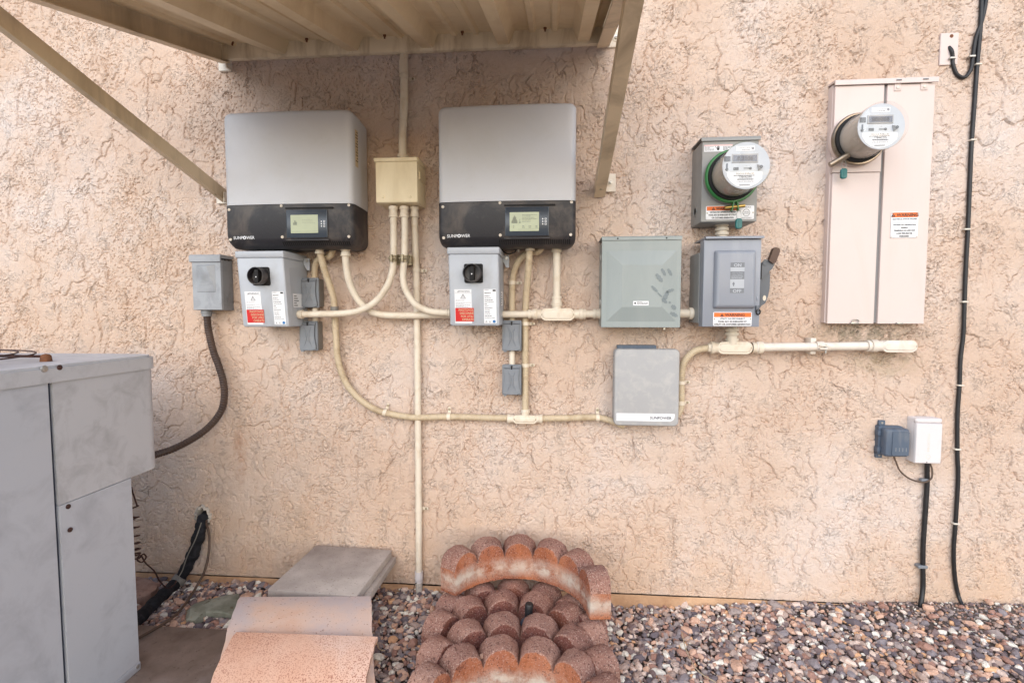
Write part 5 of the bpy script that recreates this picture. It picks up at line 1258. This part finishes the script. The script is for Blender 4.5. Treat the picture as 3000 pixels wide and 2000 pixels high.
# pavers stacked by the wall
for i, (dx, dy, zt_, h_, lb) in enumerate(((0, 0, .124, .030, 'thin grey concrete paver, top one of the stack by the wall'), (.016, .004, .0925, .026, 'thin grey concrete paver, second of the stack by the wall'))):
    m = MB().box(-.165, .165, -.176, .160, 0, h_, .0022)
    m.v = [(v[0]+.0018*math.sin(v[1]*40+i), v[1]+.0018*math.sin(v[0]*35+i), v[2]) for v in m.v]
    o_ = m.build('paver', M['paver']); o_.location = (-.826+dx, -.184+dy, zt_-h_); o_.rotation_euler = (0, 0, math.radians(-2.2+.8*i)); tag(o_, lb, 'paver', 'pavers stacked by the wall')
m = MB().box(-.955, -.700, -.345, -.170, -.10, .0655, .006); tag(m.build('paver', M['paver']), 'grey concrete block under the thin pavers', 'paver', 'pavers stacked by the wall')

# roof tiles
def roof_tile(cy, cz, R_, a0, a1, x0, x1, mat, label, seed, skew, turn):
    r_ = random.Random(seed); nx_, na = 26, 18; m = MB(); vs_ = []; th = .015
    for lay, rad in ((0, R_), (1, R_-th)):
        for i in range(nx_+1):
            x = x0+(x1-x0)*i/nx_; jit = (r_.uniform(-.001, .001) if i in (0, nx_) else 0)
            for j in range(na+1):
                a_ = math.radians(a0+(a1-a0)*j/na); tp = 1-.05*(i/nx_)
                e = .0012*math.sin(j*1.9+seed) + .0009*math.sin(j*5.1) if i in (0, nx_) else 0
                vs_.append((x+jit+e+skew*(j/na), cy-rad*tp*math.cos(a_)*1.0, cz+rad*tp*math.sin(a_)))
    n_ = (nx_+1)*(na+1); ix = lambda l, i, j: l*n_+i*(na+1)+j; fs_ = []
    for i in range(nx_):
        for j in range(na):
            fs_.append((ix(0,i,j), ix(0,i,j+1), ix(0,i+1,j+1), ix(0,i+1,j))); fs_.append((ix(1,i,j), ix(1,i+1,j), ix(1,i+1,j+1), ix(1,i,j+1)))
        fs_.append((ix(0,i,0), ix(0,i+1,0), ix(1,i+1,0), ix(1,i,0))); fs_.append((ix(0,i,na), ix(1,i,na), ix(1,i+1,na), ix(0,i+1,na)))
    for j in range(na):
        fs_.append((ix(0,0,j), ix(1,0,j), ix(1,0,j+1), ix(0,0,j+1))); fs_.append((ix(0,nx_,j), ix(0,nx_,j+1), ix(1,nx_,j+1), ix(1,nx_,j)))
    px_, py_ = (x0+x1)/2, cy; m.add([(v[0]-px_, v[1]-py_, v[2]) for v in vs_], fs_); o_ = m.build('roof_tile', mat, None, True, 35); o_.location = (px_, py_, 0); o_.rotation_euler = (0, 0, math.radians(turn)); tag(o_, label, 'roof tile', 'clay roof tiles by the condenser'); return o_
roof_tile(-.430, -.2585, .400, 95, 40, -1.045, -.612, M['tile2'], 'ash-marked clay roof tile, the rear of the two', 3, .07, 10)
roof_tile(-.535, -.136, .270, 80, 22, -.958, -.530, M['tile'], 'speckled salmon clay roof tile, the front of the two', 8, -.004, 4)

# scalloped edging blocks
def scallop_mesh():
    nb, ns_, R_, half = 6, 14, .287, math.radians(24.2*3); N = nb*ns_
    prof = [(-.038, 0, 0), (-.0385, .5, 0), (-.0375, 1, -.0035), (-.0355, 1, -.0004), (-.014, 1, .0010), (.014, 1, .0010), (.0355, 1, -.0004), (.0375, 1, -.0035), (.0385, .5, 0), (.038, 0, 0)]
    vs_ = []; r_ = np.random.default_rng(5)
    for i in range(N+1):
        a_ = half-2*half*i/N; f = (i % ns_)/ns_; q = 2*f-1
        top = .088 + .053*math.sqrt(max(1-abs(q)**2.0, 0))
        pinch = 1-.10*(abs(q)**6)
        for dr_, hf, dz_ in prof:
            rr_ = R_+dr_*pinch + r_.normal(0, .0009); z = top*hf+dz_ if hf == 1 else (.080*hf)
            vs_.append((rr_*math.sin(a_), rr_*math.cos(a_), z + r_.normal(0, .0011)*hf))
    k_ = len(prof); fs_ = []
    for i in range(N):
        for j in range(k_): j2 = (j+1) % k_; fs_.append((i*k_+j, i*k_+j2, (i+1)*k_+j2, (i+1)*k_+j))
    fs_.append(tuple(range(k_))); fs_.append(tuple(reversed([N*k_+j for j in range(k_)])))
    return MB().add(vs_, fs_)
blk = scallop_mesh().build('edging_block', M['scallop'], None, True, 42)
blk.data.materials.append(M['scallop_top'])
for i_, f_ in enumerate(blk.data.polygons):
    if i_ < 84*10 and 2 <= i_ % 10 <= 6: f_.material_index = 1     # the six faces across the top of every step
rows = [(-.124, -.396, .080, 78, 'red scalloped edging block lying on top of the others at the wall'), (-.133, -.432, -.068, 80.6, 'red scalloped edging block mostly hidden beneath the raised one'),
        (-.126, -.524, -.062, 88.6, 'red scalloped edging block with a bottle in front of it'), (-.105, -.662, -.060, 89.6, 'red scalloped edging block, second from the front of the row'),
        (-.099, -.788, -.058, 90, 'red scalloped edging block, frontmost of the row')]
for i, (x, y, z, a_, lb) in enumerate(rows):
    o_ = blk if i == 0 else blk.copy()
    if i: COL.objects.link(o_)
    if 0 < i < 4: o_.material_slots[0].link = 'OBJECT'; o_.material_slots[0].material = M['scallop_shade']
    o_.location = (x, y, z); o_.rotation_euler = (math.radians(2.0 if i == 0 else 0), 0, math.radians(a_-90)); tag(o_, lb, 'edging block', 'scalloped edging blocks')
p = atz(1543, 1772, .085)
t = thing('bottle', 'black capped bottle neck poking up between the scalloped blocks', 'bottle', (p.x, p.y, -.06))
MB().lathe((p.x, p.y, -.06), (.06, -.05, 1), [(0, .030), (.075, .030), (.088, .026), (.100, .014), (.118, .0125), (.118, .001)], 20, False).build('body', M['telecom'], t)
MB().lathe(Vector((p.x, p.y, -.06))+Vector((.06, -.05, 1)).normalized()*.112, (.06, -.05, 1), [(0, .0135), (.020, .0135), (.021, .0120), (.024, .0120), (.025, .0140), (.042, .0140), (.045, .012), (.046, .001)], 18, False).build('cap', M['rubber'], t)

# rocks
def rock(pts, z, h, mat, label, seed):
    r_ = random.Random(seed); P_ = [atz(a_, b_, z) for a_, b_ in pts]; c_ = sum(P_, Vector())/len(P_); n_ = len(P_); m = MB(); vs_ = []
    for s_, zz in ((.94, -h), (1.02, -h*.4), (1.0, -.004), (.90, .001), (.5, .004)):
        for q in P_: vs_.append((c_.x+(q.x-c_.x)*s_+r_.uniform(-.002, .002), c_.y+(q.y-c_.y)*s_+r_.uniform(-.002, .002), z+zz+r_.uniform(-.0025, .0025)))
    fs_ = [(k_*n_+i, k_*n_+(i+1) % n_, (k_+1)*n_+(i+1) % n_, (k_+1)*n_+i) for k_ in range(4) for i in range(n_)] + [tuple(4*n_+i for i in range(n_))]
    m.add(vs_, fs_); return tag(m.build('rock', mat, None, True, 30), label, 'rock')
rock([(545, 1812), (548, 1785), (562, 1768), (590, 1757), (625, 1749), (665, 1738), (700, 1734), (697, 1765), (688, 1790), (676, 1797), (640, 1792), (604, 1791), (590, 1800), (572, 1812)], -.038, .03, M['rockg'], 'flat greenish grey stone lying on the gravel beside the condenser', 2)
rock([(388, 1740), (386, 1700), (400, 1686), (430, 1690), (452, 1700), (463, 1706), (455, 1722), (440, 1736), (420, 1744), (400, 1748)], -.020, .05, M['rockp'], 'pinkish rock by the wall behind the condenser', 4)
rock([(396, 1800), (398, 1775), (412, 1768), (424, 1780), (420, 1798), (408, 1806)], -.030, .03, M['rockp'], 'small brown rock under the black refrigerant line', 6)
p = atz(1412, 1922, .045)
m = MB().add([(p.x+.010*v[0], p.y+.009*v[1], p.z+.010*v[2]) for v in shapes[3]], bf.tolist()); tag(m.build('pebble', M['rockp'], None, False), 'reddish pebble caught between the scalloped blocks', 'pebble')

# pipe sleeve, refrigerant line and loose wires
t = thing('pipe_sleeve', 'broken plaster pipe sleeve where the black line leaves the wall', 'pipe sleeve', (hx, 0, hz-.04))
m = MB(); ns_ = 28; vs_ = []
for rr_, yy in ((.026, .05), (.026, -.004), (.030, -.010), (.037, -.006), (.040, .004)):
    for k_ in range(ns_):
        a_ = 2*math.pi*k_/ns_; j_ = 1+.10*math.sin(k_*2.1)+.06*math.sin(k_*4.7); up_ = 1.25 if math.sin(a_) > 0 else .95
        vs_.append((hx+rr_*j_*math.cos(a_), yy+.003*math.sin(k_*3.3), hz+rr_*j_*up_*math.sin(a_)))
m.add(vs_, [(q*ns_+k_, q*ns_+(k_+1) % ns_, (q+1)*ns_+(k_+1) % ns_, (q+1)*ns_+k_) for q in range(4) for k_ in range(ns_)]); m.build('collar', M['plaster'], t)
MB().lathe((hx, .048, hz), (0, 1, 0), [(0, .034), (.01, .034)], 20).build('bore', M['dark'], t)
t = thing('refrigerant_line', 'black foam wrapped refrigerant line from the wall sleeve to the condenser', 'pipe', (-1.5, -.1, -.06))
pth = smooth_path([(hx, .04, hz-.002), at(594, 1522, .012), at(586, 1555, .036), at(566, 1620, .045), at(535, 1682, .055), at(510, 1712, .085), atz(470, 1748, -.030), atz(425, 1792, -.034), atz(370, 1850, -.03), atz(330, 1890, -.02)], 10)
MB().tube(pth, [.0225+.0018*math.sin(i*.9)+.0012*math.sin(i*2.3) for i in range(len(pth))], 14).build('insulation', M['insul'], t)
for i in (24, 31): MB().lathe(pth[i], pth[i+1]-pth[i], [(-.010, .024), (-.006, .027), (.004, .0265), (.010, .0245)], 14, False).build('tape_wrap', M['insul'], t)
p = pth[44]; MB().lathe(p, pth[45]-pth[44], [(-.012, .0245), (-.010, .0275), (.012, .0275), (.014, .0245)], 14, False).build('grey_tape', M['boxgrey_s'], t)
conduit('thin dark brown control wire curving from the wall sleeve along the gravel', [(hx+.008, .03, hz-.005), at(604, 1525, .018), at(612, 1562, .05), at(612, 1612, .075), at(600, 1670, .10), at(575, 1718, .13), atz(545, 1765, -.03), atz(505, 1808, -.028), atz(450, 1843, -.024), atz(405, 1868, -.02), atz(380, 1880, -.02)], .0048, M['thinwire'], name='wire', cat='wire')
conduit('pale thin wire running along the black refrigerant line', [at(590, 1530, .045), at(572, 1580, .065), at(548, 1630, .072), at(535, 1668, .078), at(522, 1692, .090), at(517, 1704, .105)], .0022, M['boxgrey_s'], name='wire', cat='wire')
# coiled wire behind the condenser
pts = []
for i in range(7*14+1):
    u = i/(7*14); a_ = 2*math.pi*i/14; c_ = at(388, 1480+u*150, .42).lerp(at(400, 1635, .40), u*.6); pts.append(c_+Vector((.017*math.cos(a_), .017*math.sin(a_), 0)))
pts += smooth_path([pts[-1], at(420, 1622, .40), at(428, 1632, .38), at(415, 1646, .37), at(402, 1638, .37), at(412, 1626, .36), at(428, 1650, .33), at(452, 1672, .27), at(468, 1700, .20), at(490, 1722, .15), at(510, 1712, .13), at(517, 1700, .11)], 6)
c_ = at(385, 1425, .44); pts = smooth_path([c_, c_+Vector((.004, 0, -.02))], 2) + pts
t = thing('wire', 'dark rusty coiled wire springing out behind the condenser', 'wire', tuple(pts[-1])); MB().tube(pts, .0026, 7).build('coil', M['darkrust'], t)
# dry straw and leaves on the gravel
for px_, lb in ((((1998, 1835), (2012, 1888), (2045, 1945), (2098, 1982)), 'long dry straw stalk lying on the gravel right of the scalloped blocks'), (((1105, 1880), (1112, 1898), (1128, 1902)), 'short curled dry straw on the gravel beside the clay tiles')):
    t = thing('straw', lb, 'straw', tuple(atz(*px_[0], -.04))); g_ = [atz(a_, b_, -.035) for a_, b_ in px_]
    for v in g_: v.z = float(gz(v.x, v.y))+.026
    MB().tube(smooth_path(g_, 8), .0016, 5).build('stalk', M['flex'], t)
